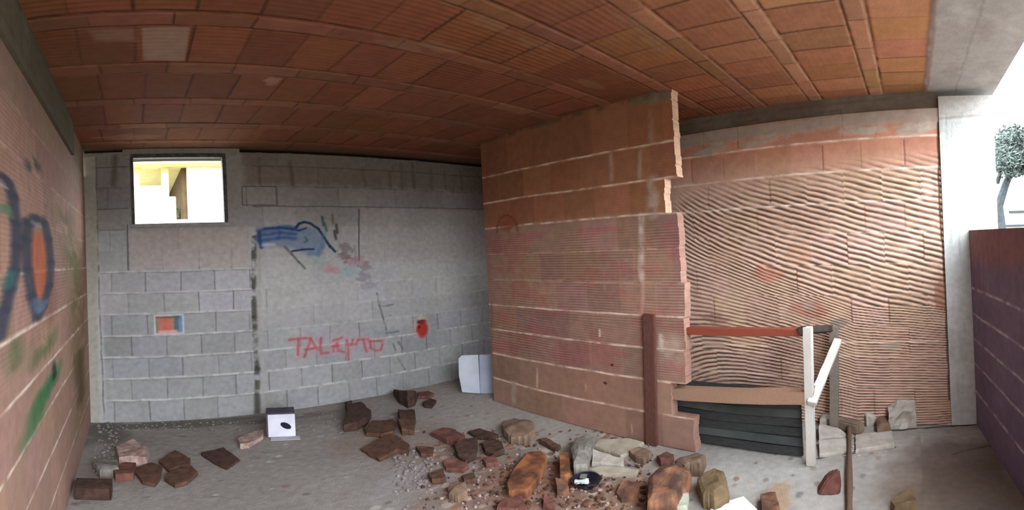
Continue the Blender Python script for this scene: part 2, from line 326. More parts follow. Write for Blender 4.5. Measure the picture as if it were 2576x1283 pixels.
# ------------------------------------------------------------------ left wall
TC = (172, 136, 116)
f = Field(-.75, 4.2, 0, 2.4, .008); f.base(TC, .08, 3, 31, (182, 146, 126)); f.c *= .985
LZ = [.267, .52, .765, 1.007, 1.25, 1.496, 1.745, 1.99, 2.2]
for k, z0 in enumerate([0] + LZ):
    for q in range(-3, 16):
        s0 = .3 * q + (.15 if k % 2 else 0); f.rect(s0, s0 + .3, z0, z0 + .25, np.array(TC) * rng.uniform(.88, 1.1) * np.array([1, rng.uniform(.95, 1.03), rng.uniform(.93, 1.05)]), .5, .006)
        f.stroke([(s0, z0 + .01), (s0, z0 + .24)], .006, (150, 104, 82), .4, .8, -.002, .002)
rib = np.sin(f.Z / .021 * 2 * pi + fbm(f.S * 2, f.Z * 2, 5) * 2); am = np.clip((f.Z - 1.0) / .3, .12, .8) * np.clip(fbm(f.S * 2.2, f.Z * 3, 44) * 2 - .2, 0, 1)
f.c *= (1 + .1 * rib * am)[..., None]; f.d += rib * am * .0018
for i, z in enumerate(LZ): f.stroke([(-.75, z), (1.2, z), (2.4, z + rng.normal(0, .004)), (4.2, z)], .013, (240, 224, 206), 1 if i < 6 else .3, .6, .002, .004, seed=i, spotty=1 if i < 6 else .4)
f.rect(-.8, 4.2, 2.22, 2.45, (166, 142, 122), .6, .06, 0, .05)
f.rect(3.2, 4.3, 2.2, 2.7, (172, 152, 130), .5, .15, 0, .05)
sm = P('L', (168, 560), (185, 640), (196, 760), (200, 900), (205, 1040))
f.stroke(sm, .14, (120, 106, 66), .8, .9, 0, .05, 3, .5, 5.); f.stroke(P('L', (178, 600), (190, 700)), .07, (104, 120, 70), .6, .9, 0, .03, 4, .5, 5.); f.stroke(P('L', (200, 900), (204, 1000)), .08, (96, 74, 50), .7, .9, 0, .03, 7, 0, 5.)
f.stroke(P('L', (120, 690), (128, 800)), .06, (140, 86, 72), .5, .9, 0, .03, 6, 0, 5.)
INK = (62, 66, 82)
f.poly(P('L', (80, 590), (120, 580), (124, 640), (122, 720), (100, 760), (84, 745), (76, 660)), (206, 104, 66), .75, 0, .05)
def lp(pts, w, col, a=.9, soft=.6, jit=.01, seed=1, spotty=.0): f.stroke(P('L', *pts), w * .62, col, a * .92, soft, 0, jit, seed, spotty, 6.)
lp([(0, 440), (18, 452), (32, 490), (40, 560), (43, 620), (38, 680), (26, 730), (12, 780), (0, 850)], .045, INK, .95, .5); lp([(0, 462), (14, 470)], .02, (170, 170, 178), .9)
lp([(0, 530), (16, 520), (28, 545)], .03, (92, 130, 96), .7); lp([(30, 690), (22, 720)], .04, (60, 110, 108), .8)
lp([(84, 408), (88, 460), (94, 510), (98, 540)], .09, (78, 84, 82), .95, .5, .012, 2, .25); lp([(66, 600), (70, 560), (90, 548), (112, 560), (122, 600), (128, 660), (124, 720), (110, 770), (96, 798)], .055, INK, .92, .5, .01); lp([(66, 600), (70, 680), (80, 745), (94, 795)], .05, INK, .92, .5, .01)
lp([(92, 760), (102, 775), (114, 760)], .06, (104, 124, 150), .8); lp([(84, 560), (100, 570)], .03, (150, 160, 160), .7)
lp([(38, 870), (40, 915)], .06, (98, 108, 70), .75, .8, .02); lp([(92, 865), (100, 900), (125, 860), (130, 840)], .09, (104, 112, 72), .6, .9, .04, 2, .5)
lp([(90, 1060), (108, 1000), (128, 960), (136, 940)], .12, (62, 116, 68), .85, .7, .03); lp([(134, 898), (137, 950)], .03, (30, 28, 26), .95, .4, .004, 3, .8)
f.build('wall_left', wplace('L'), .18, clay)
# ring beam over the left wall
def beam(name, pl, s0, s1, z0, z1, out, back, col, col2, jag=0.):
    g = Field(s0, s1, z0, z1, .02); g.base(col, .1, 4, 61, col2); g.d += fbm(g.S * 8, g.Z * 8, 66) * .006
    for k in range(3): g.stroke([(s0, z0 + (k + .7) * (z1 - z0) / 3.4), (s1, z0 + (k + .7) * (z1 - z0) / 3.4 + .006)], .008, np.array(col) * .7, .5, .8, -.002, .006, k)
    n, t, D = frame(pl)
    return g.build(name, lambda S, Z, d: (n * (D - out - d)[..., None] + t * S[..., None]) * np.array([1, 1, 0]) + Z[..., None] * np.array([0, 0, 1.]), back + out, plaster)
beam('trim_5', 'B', -.5, 4.75, 2.60, CEIL + .02, -.12, .3, (60, 50, 42), (70, 58, 48))  # beam added behind the back wall's top to close a light leak
beam('trim_1', 'L', -.75, 3.35, 2.402, CEIL + .05, .018, .16, (106, 100, 82), (122, 114, 96))
g = Field(3.352, 4.15, 2.402, CEIL + .01, .01); g.base((160, 142, 122), .1, 5, 3, (150, 128, 106)); g.build('trim_2', wplace('L'), .16, plaster)

# ------------------------------------------------------------------ partition of thin hollow bricks, toothed at its open end
f = Field(-3.43, -1.44, 0, CEIL, .005); f.base((158, 122, 104), .09, 3.5, 71)
PZ = [.241, .49, .736, .985, 1.24, 1.50, 1.758, 2.02, 2.284]
allz = [0] + PZ + [CEIL]
PE = []                                                              # right end of each course
for y, x in ((1090, 1745), (1015, 1690), (925, 1722), (860, 1722), (760, 1722), (690, 1712), (590, 1706), (500, 1672), (400, 1698), (300, 1692)): PE.append(P('P', (x, y))[0, 0])
for k in range(10):
    for q in range(0, 8):
        s0 = -3.5 + .3 * q + (.13 if k % 2 else 0) + rng.normal(0, .01)
        f.rect(s0, s0 + .3, allz[k], allz[k + 1], np.array((158, 121, 103)) * rng.uniform(.88, 1.1) * np.array([1, rng.uniform(.95, 1.04), rng.uniform(.92, 1.06)]), .55, .006)
        if rng.random() < .5: f.stroke([(s0, allz[k] + .02), (s0, allz[k + 1] - .02)], .008, (186, 140, 116), rng.uniform(.1, .5), .8, .001, .004, q)
up = np.clip((f.Z - 1.74) / .06, 0, 1)[..., None]; f.c *= 1 - up * np.array([.02, .14, .3])     # upper courses tinted oranger
band = np.clip((1.72 - f.Z) / .1, 0, 1) * np.clip((f.Z - .48) / .08, 0, 1)
ph = f.Z / .022 + .5 * np.clip(f.S + 2.6, -1, 1) * (f.Z < .9) * 20 * (f.Z - .6) + fbm(f.S * 3, f.Z * 3, 8) * .8
rib = np.sin(2 * pi * ph); am = np.clip(fbm(f.S * 2.6, f.Z * 5, 91) * 2.2 - .35, 0, 1) * band + .12
f.d += rib * am * .0016; f.c *= (1 + rib * am * .13)[..., None]
f.c = np.where((fbm(f.S * 4, f.Z * 9, 15) > .57)[..., None] & (band > .3)[..., None], f.c * np.array([1.03, .93, .96]), f.c)
for i, z in enumerate(PZ):
    main = i in (0, 1, 2, 3, 6, 7, 8)
    f.stroke([(-3.5, z), (-2.9, z + rng.normal(0, .004)), (-2.2, z + rng.normal(0, .004)), (-1.4, z)], (.016 if main else .011), (242, 214, 190), .95 if main else .35, .6, .003, .004, i, 1 if main else .35)
for y0, x0, x1 in ((640, 1320, 1600), (670, 1240, 1320), (655, 1550, 1590), (705, 1370, 1420), (712, 1490, 1600), (738, 1360, 1420), (715, 1440, 1520), (775, 1330, 1400)): f.stroke(P('P', (x0, y0), (x1, y0 - (x1 - x0) * .04)), .009, (204, 150, 122), .6, .8, .002, .006, x0, .6)
for x, y0, y1 in ((1360, 650, 740), (1338, 690, 730), (1560, 660, 720), (1520, 690, 730)): f.stroke(P('P', (x, y0), (x, y1)), .009, (200, 146, 120), .45, .8, .001, .006, x, .6)
for x0, x1, y0, y1, c, a in ((1630, 1643, 280, 358, (160, 132, 112), .9), (1531, 1541, 388, 450, (172, 146, 126), .85), (1603, 1613, 372, 445, (172, 142, 120), .9), (1628, 1656, 452, 535, (178, 158, 142), .85), (1606, 1620, 545, 700, (206, 188, 172), .95), (1610, 1620, 690, 790, (196, 150, 132), .8),
                             (1286, 1298, 962, 1022, (178, 160, 140), .9), (1349, 1354, 930, 975, (206, 174, 150), .8), (1505, 1511, 830, 846, (226, 190, 170), .9), (1470, 1474, 968, 985, (204, 160, 132), .7), (1588, 1592, 1068, 1098, (206, 164, 146), .8), (1656, 1668, 845, 880, (206, 192, 178), .95), (1656, 1722, 872, 884, (196, 172, 152), .7), (1690, 1714, 970, 1000, (150, 126, 100), .8)):
    p = P('P', ((x0 + x1) / 2, y0), ((x0 + x1) / 2, y1)); w = np.diff(P('P', (x0, (y0 + y1) / 2), (x1, (y0 + y1) / 2))[:, 0])[0]; f.stroke(p, abs(w), c, a, .5, .003, .008, x0, .9)
f.stroke(P('P', (1592, 255), (1640, 246), (1682, 240)), .08, (128, 112, 92), .9, .5, .006, .012, 4)      # mortar packed under the ceiling
f.stroke([(-3.45, CEIL - .01), (-1.7, CEIL - .01)], .05, (104, 78, 62), .7, .6, .004, .012, 5, .6)
q = P('P', (1275, 575))[0]
for k in range(9): t0, t1 = k / 9 * pi, (k + 1) / 9 * pi; f.stroke([(q[0] + .13 * cos(t0), q[1] - .02 + .15 * sin(t0)), (q[0] + .13 * cos(t1), q[1] - .02 + .15 * sin(t1))], .025, (120, 62, 40), .6, .9, 0, .006)
f.blob(q[0], q[1] + .04, .1, .08, (142, 76, 48), .6, 5, .3)
f.stroke(P('P', (1236, 760), (1238, 1000)), .02, (120, 92, 78), .5, .9)
for x, y in ((1522, 963), (1540, 918)): p = P('P', (x, y))[0]; f.blob(p[0], p[1], .02, .012, (70, 42, 34), .9)
for k in range(10):
    jg = PE[k] + (fbm(f.Z[:-1, :-1] * 9, f.S[:-1, :-1] * 0 + k, 17) - .5) * .02
    band_ = (f.Z[:-1, :-1] >= allz[k]) & (f.Z[:-1, :-1] < allz[k + 1]); f.keep &= ~(band_ & (f.S[:-1, :-1] > jg))
f.build('wall_partition', wplace('P'), .08, clay, rimcol=lambda z: np.where((z > 1.76)[:, None], (236, 196, 166), (176, 136, 118)))

# ------------------------------------------------------------------ right wall: keyed hollow bricks
f = Field(-4.75, -.055, 0, 2.515, .006); f.base((212, 176, 152), .07, 3, 81)
HZ = [.056, .306, .556, .806, 1.056, 1.306, 1.556, 1.806, 2.056, 2.306]
bro = {}
phj = np.zeros(f.S.shape)
for k in range(-1, 10):
    z0 = HZ[k] if k >= 0 else -.2; z1 = HZ[k + 1] if k < 9 else 2.56
    for q in range(0, 19):
        s0 = -4.9 + .27 * q + (.12 if k % 2 else 0) + rng.normal(0, .012)
        f.rect(s0, s0 + .27, z0, z1, np.array((213, 175, 151)) * rng.uniform(.93, 1.06) * np.array([1, rng.uniform(.96, 1.03), rng.uniform(.95, 1.04)]), .5, .01)
        sl = f.win(s0, s0 + .27, z0, z1); phj[sl] = rng.uniform(-.14, .14)
        if rng.random() < .22: f.stroke([(s0, z0 + .03), (s0, z1 - .03)], .014, (222, 186, 162), rng.uniform(.3, .8), .6, .002, .004, q)
        elif rng.random() < .4: f.stroke([(s0, z0 + .03), (s0, z1 - .03)], .008, (128, 84, 66), rng.uniform(.3, .8), .7, -.003, .004, q)
up = np.clip((f.Z - 2.0) / .25, 0, 1)[..., None]; f.c *= 1 - up * np.array([.04, .17, .22])
X = (f.S + 2.1) * 360; Y = (1.9 - f.Z) * 330                                     # in the wall's own units, from its upper left
Fx = .3 * X + .5 * 140 * (1 - np.exp(-np.clip(X, 0, None) / 140)); G = np.clip((300 + 230 * np.clip(X / 500, 0, 1) - Y) / 220, -1.3, 1)
ph = (Y - Fx * G) / 15.5 + phj + fbm(f.S * 3.3, f.Z * 3.3, 12) * .9
rib = np.clip(np.sin(2 * pi * ph) * 1.6 + .25, -1, 1)
br = np.clip(fbm(f.S * 9 + 2, f.Z * 22, 33) * 2.6 - .55, 0, 1)
am = np.clip((2.13 - f.Z + .09 * (f.S + 1) ) / .25, 0, 1) * (.45 + .6 * br) * np.clip((f.S + 2.12) / .12, .3, 1)
am *= 1 - .65 * np.clip(1 - np.hypot((f.S + 1.75) / .45, (f.Z - 1.0) / .35), 0, 1)
f.d += rib * am * .006; f.c *= (1 + np.where(rib < 0, rib * .5, rib * .09) * am)[..., None]
for i, z in enumerate(HZ):
    a = {9: 1., 8: 1., 7: .9, 6: .3, 2: .45, 1: .3}.get(i, .12); f.stroke([(-4.8, z), (-2.1, z), (-1.2, z + .006), (-.055, z)], .017, (248, 224, 204), a, .6, .003, .004, i, 1 if i > 6 else .5)
for pts in ([(1725, 928), (1870, 938), (2020, 946)], [(1728, 964), (1860, 979), (2012, 986)], [(1733, 864), (1870, 868), (1950, 870)], [(2113, 862), (2250, 860), (2360, 858)]): f.stroke(P('H', *pts), .014, (244, 214, 194), .9, .6, .004, .003, int(pts[0][0]))
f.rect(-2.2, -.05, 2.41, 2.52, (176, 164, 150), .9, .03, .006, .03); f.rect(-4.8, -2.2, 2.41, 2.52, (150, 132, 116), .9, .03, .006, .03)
for k in range(12): f.blob(rng.uniform(-1.9, -.1), 2.38 + rng.uniform(-.05, .02), .12, .04, (190, 176, 160), .7, k, .6, .004)
for x, y, rx, rz, c, a in ((1935, 690, .12, .08, (196, 116, 96), .5), (2040, 780, .16, .08, (190, 112, 92), .45), (2035, 770, .05, .05, (176, 160, 140), .7), (2235, 870, .09, .03, (186, 170, 150), .8), (2010, 640, .1, .1, (200, 150, 122), .4), (1800, 800, .12, .05, (140, 96, 84), .5), (2110, 815, .06, .05, (150, 136, 126), .7), (2335, 470, .05, .1, (222, 196, 170), .6), (2365, 740, .05, .14, (168, 118, 98), .8)):
    p = P('H', (x, y))[0]; f.blob(p[0], p[1], rx, rz, c, a, x, .5)
f.stroke([(-.062, .2), (-.06, 1.2), (-.075, 1.7), (-.062, 2.4)], .012, (92, 74, 62), .8, .6, -.01, .01, 5)
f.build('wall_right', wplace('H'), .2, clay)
beam('trim_3', 'H', -4.75, -.055, 2.517, CEIL + .05, -.03, .2, (112, 98, 84), (130, 118, 104))  # ring beam, shade at the wall top painted into its darker grey

# pillar that ends the right wall, raw concrete
def pillar():
    g = Field(-.053, .32, 0, 2.60, .008); g.base((196, 198, 192), .06, 5, 41, (214, 214, 208)); g.d += .012 + fbm(g.S * 9, g.Z * 4, 4) * .006
    for k in range(40): s = rng.uniform(-.05, .3); z = rng.uniform(.2, 2.4); g.stroke([(s, z), (s + .004, z + rng.uniform(.03, .2))], .006, rng.choice([(150, 152, 148), (160, 172, 162), (226, 226, 222)]), rng.uniform(.2, .6), .9, -.002, .004, k)
    g.stroke([(-.05, 2.43), (.32, 2.45)], .02, (156, 150, 140), .7, .8, -.004, .008); g.rect(-.06, .35, 2.45, 2.6, (186, 180, 172), .7, .02)
    for k in range(8): g.stroke([(-.045 + .01 * k, 1.9), (-.045 + .01 * k, 2.4)], .005, (176, 180, 174), .4, .9)
    return g.build('trim_4', wplace('H'), .26, plaster)
pillar()

# ------------------------------------------------------------------ front: parapet of clay bricks, wide opening above
f = Field(-3.6, -1.0, 0, 1.55, .008); f.base((120, 102, 122), .1, 3, 55, (134, 112, 130))  # purple grey of the shaded corner painted into the brick colour
for k in range(6):
    for q in range(12):
        s0 = -4.2 + .3 * q + (.15 if k % 2 else 0); f.rect(s0, s0 + .3, .26 * k, .26 * k + .26, np.array((126, 106, 126)) * rng.uniform(.9, 1.08), .5, .006)
for x0, y0, x1, y1 in ((2451, 710, 2576, 807), (2451, 774, 2576, 901), (2465, 844, 2576, 990), (2475, 920, 2569, 1061), (2500, 1020, 2572, 1160)):
    z = P('K', (x0, y0), (x1, y1))[:, 1].mean(); f.stroke([(-4.2, z), (-2.6, z + .004), (-.9, z)], .016, (214, 196, 196), .9, .7, .003, .005, int(y0), .8)
for k in range(9): s = rng.uniform(-4, -2.2); f.stroke([(s, 1.1), (s + .01, 1.55)], .02, rng.choice([(190, 120, 104), (120, 66, 60)]), .5, .9, 0, .01, k)
f.rect(-4.2, -.9, 1.32, 1.6, (160, 106, 100), .7, .1, 0, .06)  # brighter, redder top course above the painted shade
f.d += fbm(f.S * 6, f.Z * 6, 12) * .004
f.build('wall_front', wplace('K'), .13, clay)

# ------------------------------------------------------------------ ceiling: clay joists and hollow tiles, running along the back wall's direction
d0, d1 = -.62, 4.4; f = Field(-.62, 4.75, d0, d1, .008); f.base((146, 88, 60), .1, 1.5, 101, (150, 96, 66))
CB = [(.15, .25), (.58, .675), (1.0, 1.1), (1.42, 1.52), (1.88, 1.99), (2.37, 2.50), (2.89, 3.0), (3.42, 3.54), (3.9, 4.0)]
ed = [-.13] + [e for b in CB for e in b] + [4.3]
for i in range(len(ed) - 1):
    nar = i % 2 == 1; L = .34 if nar else .25
    off = rng.uniform(0, L)
    for q in range(-3, 22):
        s0 = off + L * q; cc = np.array((152, 102, 76) if nar else (144, 88, 60)) * rng.uniform(.84, 1.12) * np.array([1, rng.uniform(.93, 1.06), rng.uniform(.9, 1.1)])
        f.rect(s0, s0 + L, ed[i], ed[i + 1], cc, .6, .006)
        f.stroke([(s0, ed[i] + .01), (s0 + rng.normal(0, .006), ed[i + 1] - .01)], .009 if nar else .012, (78, 44, 30), rng.uniform(.15, .95), .7, .004 if not nar else .002, .004, q)
    if nar:
        sl = f.win(-1, 5, ed[i], ed[i + 1]); f.d[sl] += .004
    else:
        sl = f.win(-1, 5, ed[i] + .01, ed[i + 1] - .01); kd = np.clip((ed[i] - .4) / 1.6, .12, 1); rb = np.sin(2 * pi * (f.Z[sl] - ed[i]) / .036); k = np.clip(fbm(f.S[sl] * 1.2, f.Z[sl] * 1.2, 77) * 2 - .4, .1, 1); f.d[sl] += rb * .0022 * k * kd; f.c[sl] *= (1 + rb * .07 * k * kd)[..., None]
for i, e in enumerate(ed[1:-1]):
    f.stroke([(-.7, e), (1, e + rng.normal(0, .004)), (2.5, e), (4.8, e)], .010, (74, 40, 26), .85, .6, -.008, .004, i, .9)
    f.stroke([(-.7, e + .013), (4.8, e + .013)], .010, (190, 146, 116), .35, .8, .001, .006, i + 50, .5)
k = np.clip((1.7 - f.Z) / 1.2, 0, 1)[..., None]; f.c *= 1 + k * np.array([.3, .48, .58])              # light from the open front painted into the tiles
def cp(px, py): h = hor(px, py, CEIL); return np.array([h @ tB[:2], h @ nB[:2]])
f.poly([cp(357, 70), cp(478, 68), cp(465, 154), cp(360, 152)], (186, 160, 144), .75, 0, .01); f.poly([cp(222, 75), cp(342, 70), cp(344, 104), cp(240, 106)], (176, 138, 118), .6, 0, .03)
p = cp(686, 205); f.blob(p[0], p[1], .05, .06, (196, 150, 130), .7); p = cp(330, 345); f.blob(p[0], p[1], .3, .1, (176, 136, 110), .5, 6)
for x, y in ((1230, 60), (1340, 110), (1120, 120), (1010, 115), (1480, 210), (1650, 110), (1600, 60)): p = cp(x, y); f.blob(p[0], p[1], .14, .05, (164, 128, 100), .5, x, .7)
f.rect(-.7, 4.8, 4.02, 4.3, (120, 100, 78), .6, .03, .002, .03)
f.rect(-.7, 4.8, -.7, -.13, (172, 164, 162), 1, .012, .008, .01)                            # concrete edge beam over the parapet
for k in range(14): f.blob(rng.uniform(1, 3.4), rng.uniform(-.6, -.15), .12, .06, rng.choice([(150, 140, 138), (188, 182, 178)]), .45, k, .6)
f.stroke([(-.7, -.36), (4.8, -.34)], .012, (140, 132, 130), .6, .9, 0, .01, 9); f.stroke([(-.7, -.155), (4.8, -.15)], .02, (140, 104, 90), .6, .9, .004, .012, 9)
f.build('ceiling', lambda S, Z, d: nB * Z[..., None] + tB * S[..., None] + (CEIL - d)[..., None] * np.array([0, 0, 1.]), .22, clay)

# ------------------------------------------------------------------ floor: dusty concrete under sand and brick dust
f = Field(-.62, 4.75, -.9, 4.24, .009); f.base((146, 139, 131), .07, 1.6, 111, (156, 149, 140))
k = np.clip((f.S - 1.9) / .9, 0, 1)[..., None]; f.c *= 1 + .14 * k             # brighter light towards the right wall painted into the floor
f.d += (fbm(f.S * 2, f.Z * 2, 5) - .5) * .012 + (fbm(f.S * 16, f.Z * 16, 6) - .5) * .006
def fp(px, py): h = hor(px, py, 0.); return np.array([h @ tB[:2], h @ nB[:2]])
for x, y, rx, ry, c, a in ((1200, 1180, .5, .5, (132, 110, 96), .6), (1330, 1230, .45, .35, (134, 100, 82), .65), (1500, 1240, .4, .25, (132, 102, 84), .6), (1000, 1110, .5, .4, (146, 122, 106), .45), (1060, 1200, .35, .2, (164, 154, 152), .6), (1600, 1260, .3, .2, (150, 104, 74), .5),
                             (330, 1190, .4, .25, (140, 126, 112), .4), (260, 1090, .2, .3, (104, 99, 92), .8), (420, 1070, .7, .09, (100, 96, 90), .75), (720, 1052, .5, .08, (104, 98, 90), .6), (800, 1050, .5, .14, (130, 122, 112), .5), (1900, 1160, .5, .3, (190, 188, 180), .6), (2050, 1230, .4, .2, (192, 190, 182), .5), (2200, 1140, .35, .25, (186, 182, 176), .5), (1950, 1262, .2, .08, (180, 140, 100), .6), (2350, 1200, .4, .3, (126, 110, 96), .6), (2420, 1150, .4, .35, (116, 100, 92), .75), (2450, 1230, .4, .3, (108, 92, 82), .8), (2300, 1270, .3, .12, (124, 108, 94), .6)):  # pale right blobs paint the lit floor, brown ones the shaded corner
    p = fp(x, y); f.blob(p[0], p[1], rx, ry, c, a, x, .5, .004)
for k in range(420):
    p = rng.uniform(-.4, 3.4), rng.uniform(.2, 4.1); r = rng.uniform(.006, .022); f.blob(p[0], p[1], r * 1.6, r, rng.choice([(112, 106, 98), (130, 120, 108), (198, 192, 182), (140, 104, 84)]), rng.uniform(.3, .8), k, .4, .003)
for k in range(160):
    p = fp(*rng.uniform((1080, 1080), (1620, 1280))); r = rng.uniform(.008, .03); f.blob(p[0], p[1], r * 1.5, r, rng.choice([(128, 78, 54), (150, 100, 70), (196, 176, 156), (112, 72, 52)]), rng.uniform(.4, .9), k, .4, .006)
def fl(pts, w, c, a=.9, d=-.008, j=.02): f.stroke([fp(*p) for p in pts], w, c, a, .6, d, j, int(pts[0][0]))
fl([(2060, 1150), (2090, 1141), (2140, 1138), (2180, 1132), (2250, 1124)], .02, (84, 76, 70)); fl([(2246, 1081), (2310, 1074), (2400, 1070), (2470, 1062)], .02, (52, 44, 44)); fl([(2060, 1112), (2110, 1104), (2200, 1095), (2240, 1086)], .012, (96, 86, 80)); fl([(2400, 1145), (2430, 1132), (2450, 1128), (2500, 1120)], .014, (92, 78, 74))
fl([(1450, 1184), (1475, 1179), (1520, 1188), (1605, 1198)], .014, (70, 62, 54))
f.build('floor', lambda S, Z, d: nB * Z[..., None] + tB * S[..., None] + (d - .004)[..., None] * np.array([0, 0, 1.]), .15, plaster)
#OBJECTS
# ------------------------------------------------------------------ loose bricks, broken tiles and stones on the floor
def sm_noise(n, amp, seed, k=(2, 3, 5, 9)):
    g = np.random.default_rng(seed); t = np.arange(n) / n * 2 * pi; y = np.zeros(n)
    for q in k: y += g.normal(0, amp / q ** .7) * np.cos(q * t + g.uniform(0, 6.28))
    return y
M = {'brown': mat('brown_clay', (76, 52, 40), (106, 74, 56), 26, .9, .5), 'dark': mat('dark_brown_clay', (58, 40, 32), (86, 60, 48), 26, .9, .5), 'red': mat('red_clay', (98, 60, 50), (128, 84, 72), 24, .9, .5),
     'orange': mat('orange_clay', (88, 56, 40), (164, 104, 62), 9, .9, .8, lo=.4, hi=.6), 'rust': mat('orange_brown_clay', (84, 60, 48), (152, 106, 78), 8, .9, .8, lo=.4, hi=.6), 'rose': mat('rose_clay_with_lime', (150, 116, 104), (190, 166, 154), 22, .9, .5),
     'grey': mat('grey_mortar', (118, 112, 102), (150, 144, 132), 22, .95, .6), 'cream': mat('cream_plaster', (166, 154, 132), (190, 180, 158), 12, .95, .4), 'pale': mat('pale_mortar', (182, 172, 158), (206, 196, 184), 18, .95, .6),
     'white': mat('white_paper', (214, 214, 224), (236, 234, 240), 9, .7, .2), 'stone': mat('brown_stone', (112, 90, 72), (146, 120, 98), 14, .9, .6), 'olive': mat('olive_brown_stone', (104, 86, 60), (136, 114, 82), 14, .9, .6), 'lime': mat('pale_green_plaster', (186, 192, 164), (206, 208, 186), 20, .9, .5), 'purple': mat('dull_mortar_crumb', (128, 116, 114), (150, 138, 136), 20, .95, .6)}
FRAG = []
def slab(name, label, cat, pts, t, m, group, seed, rough=.05, lift=0., dome=.0, wedge=None):
    pts = np.array(pts, float); w = hor(pts[:, 0], pts[:, 1], lift + t * .45)
    per = np.hypot(*(np.roll(w, -1, 0) - w).T).sum(); st = max(.008, per / 80); out = []
    for p, q in zip(w, np.roll(w, -1, 0)):
        n = max(2, int(np.hypot(*(q - p)) / st)); out += [p + (q - p) * k / n for k in range(n)]
    out = np.array(out); c = out.mean(0); n = len(out); size = np.sqrt(per / 4 * per / 4)
    rad = 1 + sm_noise(n, rough * .5, seed) + np.random.default_rng(seed).normal(0, rough * .16, n); g = np.random.default_rng(seed + 1)
    nx, ny, amp = g.normal(0, 1, 2), g.uniform(0, 6.28, 2), t * .1
    def top(p): 
        e = ((p - c) / size); z = t * (1 + .22 * nx[0] * e[0] + .22 * nx[1] * e[1] + .06 * sin(7 * e[0] + ny[0]) + .06 * sin(8 * e[1] + ny[1])); z = max(z, t * .35)
        if wedge: z *= max(.12, 1 + wedge[0] * e[0] * 2 + wedge[1] * e[1] * 2)
        return z
    bm = bmesh.new(); rings = []
    for rr, zz in (((.97, 0), (1.0, .25), (1.0, .7), (.965, .96), (.75, 1.0 + dome * .5), (.4, 1.0 + dome)) if dome else ((.985, 0), (1.0, .3), (.995, .75), (.972, .97))):
        ring = []
        for k in range(n):
            p = c + (out[k] - c) * rr * (rad[k] if rr > .9 else 1 + (rad[k] - 1) * rr); jz = g.normal(0, .03 * t) if rr > .99 else 0
            ring.append(bm.verts.new((p[0], p[1], lift + max(0, top(p) * zz + (jz if zz > 0 else 0)))))
        rings.append(ring)
    for a_, b_ in zip(rings[:-1], rings[1:]):
        for k in range(n): bm.faces.new((a_[k], a_[(k + 1) % n], b_[(k + 1) % n], b_[k]))
    if dome:
        cv = bm.verts.new((c[0], c[1], lift + top(c) * (1 + dome)))
        for k in range(n): bm.faces.new((rings[-1][k], rings[-1][(k + 1) % n], cv))
    else: bmesh.ops.triangulate(bm, faces=[bm.faces.new(rings[-1])])
    bm.faces.new(rings[0][::-1])
    bmesh.ops.translate(bm, verts=bm.verts[:], vec=(-c[0], -c[1], -lift))
    o = fin(name, bm, M[m]); o.location = (c[0], c[1], lift - .003); tag(o, label, cat, group); FRAG.append(o); return o
G1, G2, G3 = 'broken clay pieces in the left corner', 'broken clay pieces strewn across the middle of the floor', 'mortar rubble at the foot of the right wall'
T = 'tile_fragment'; B_ = 'brick_fragment'
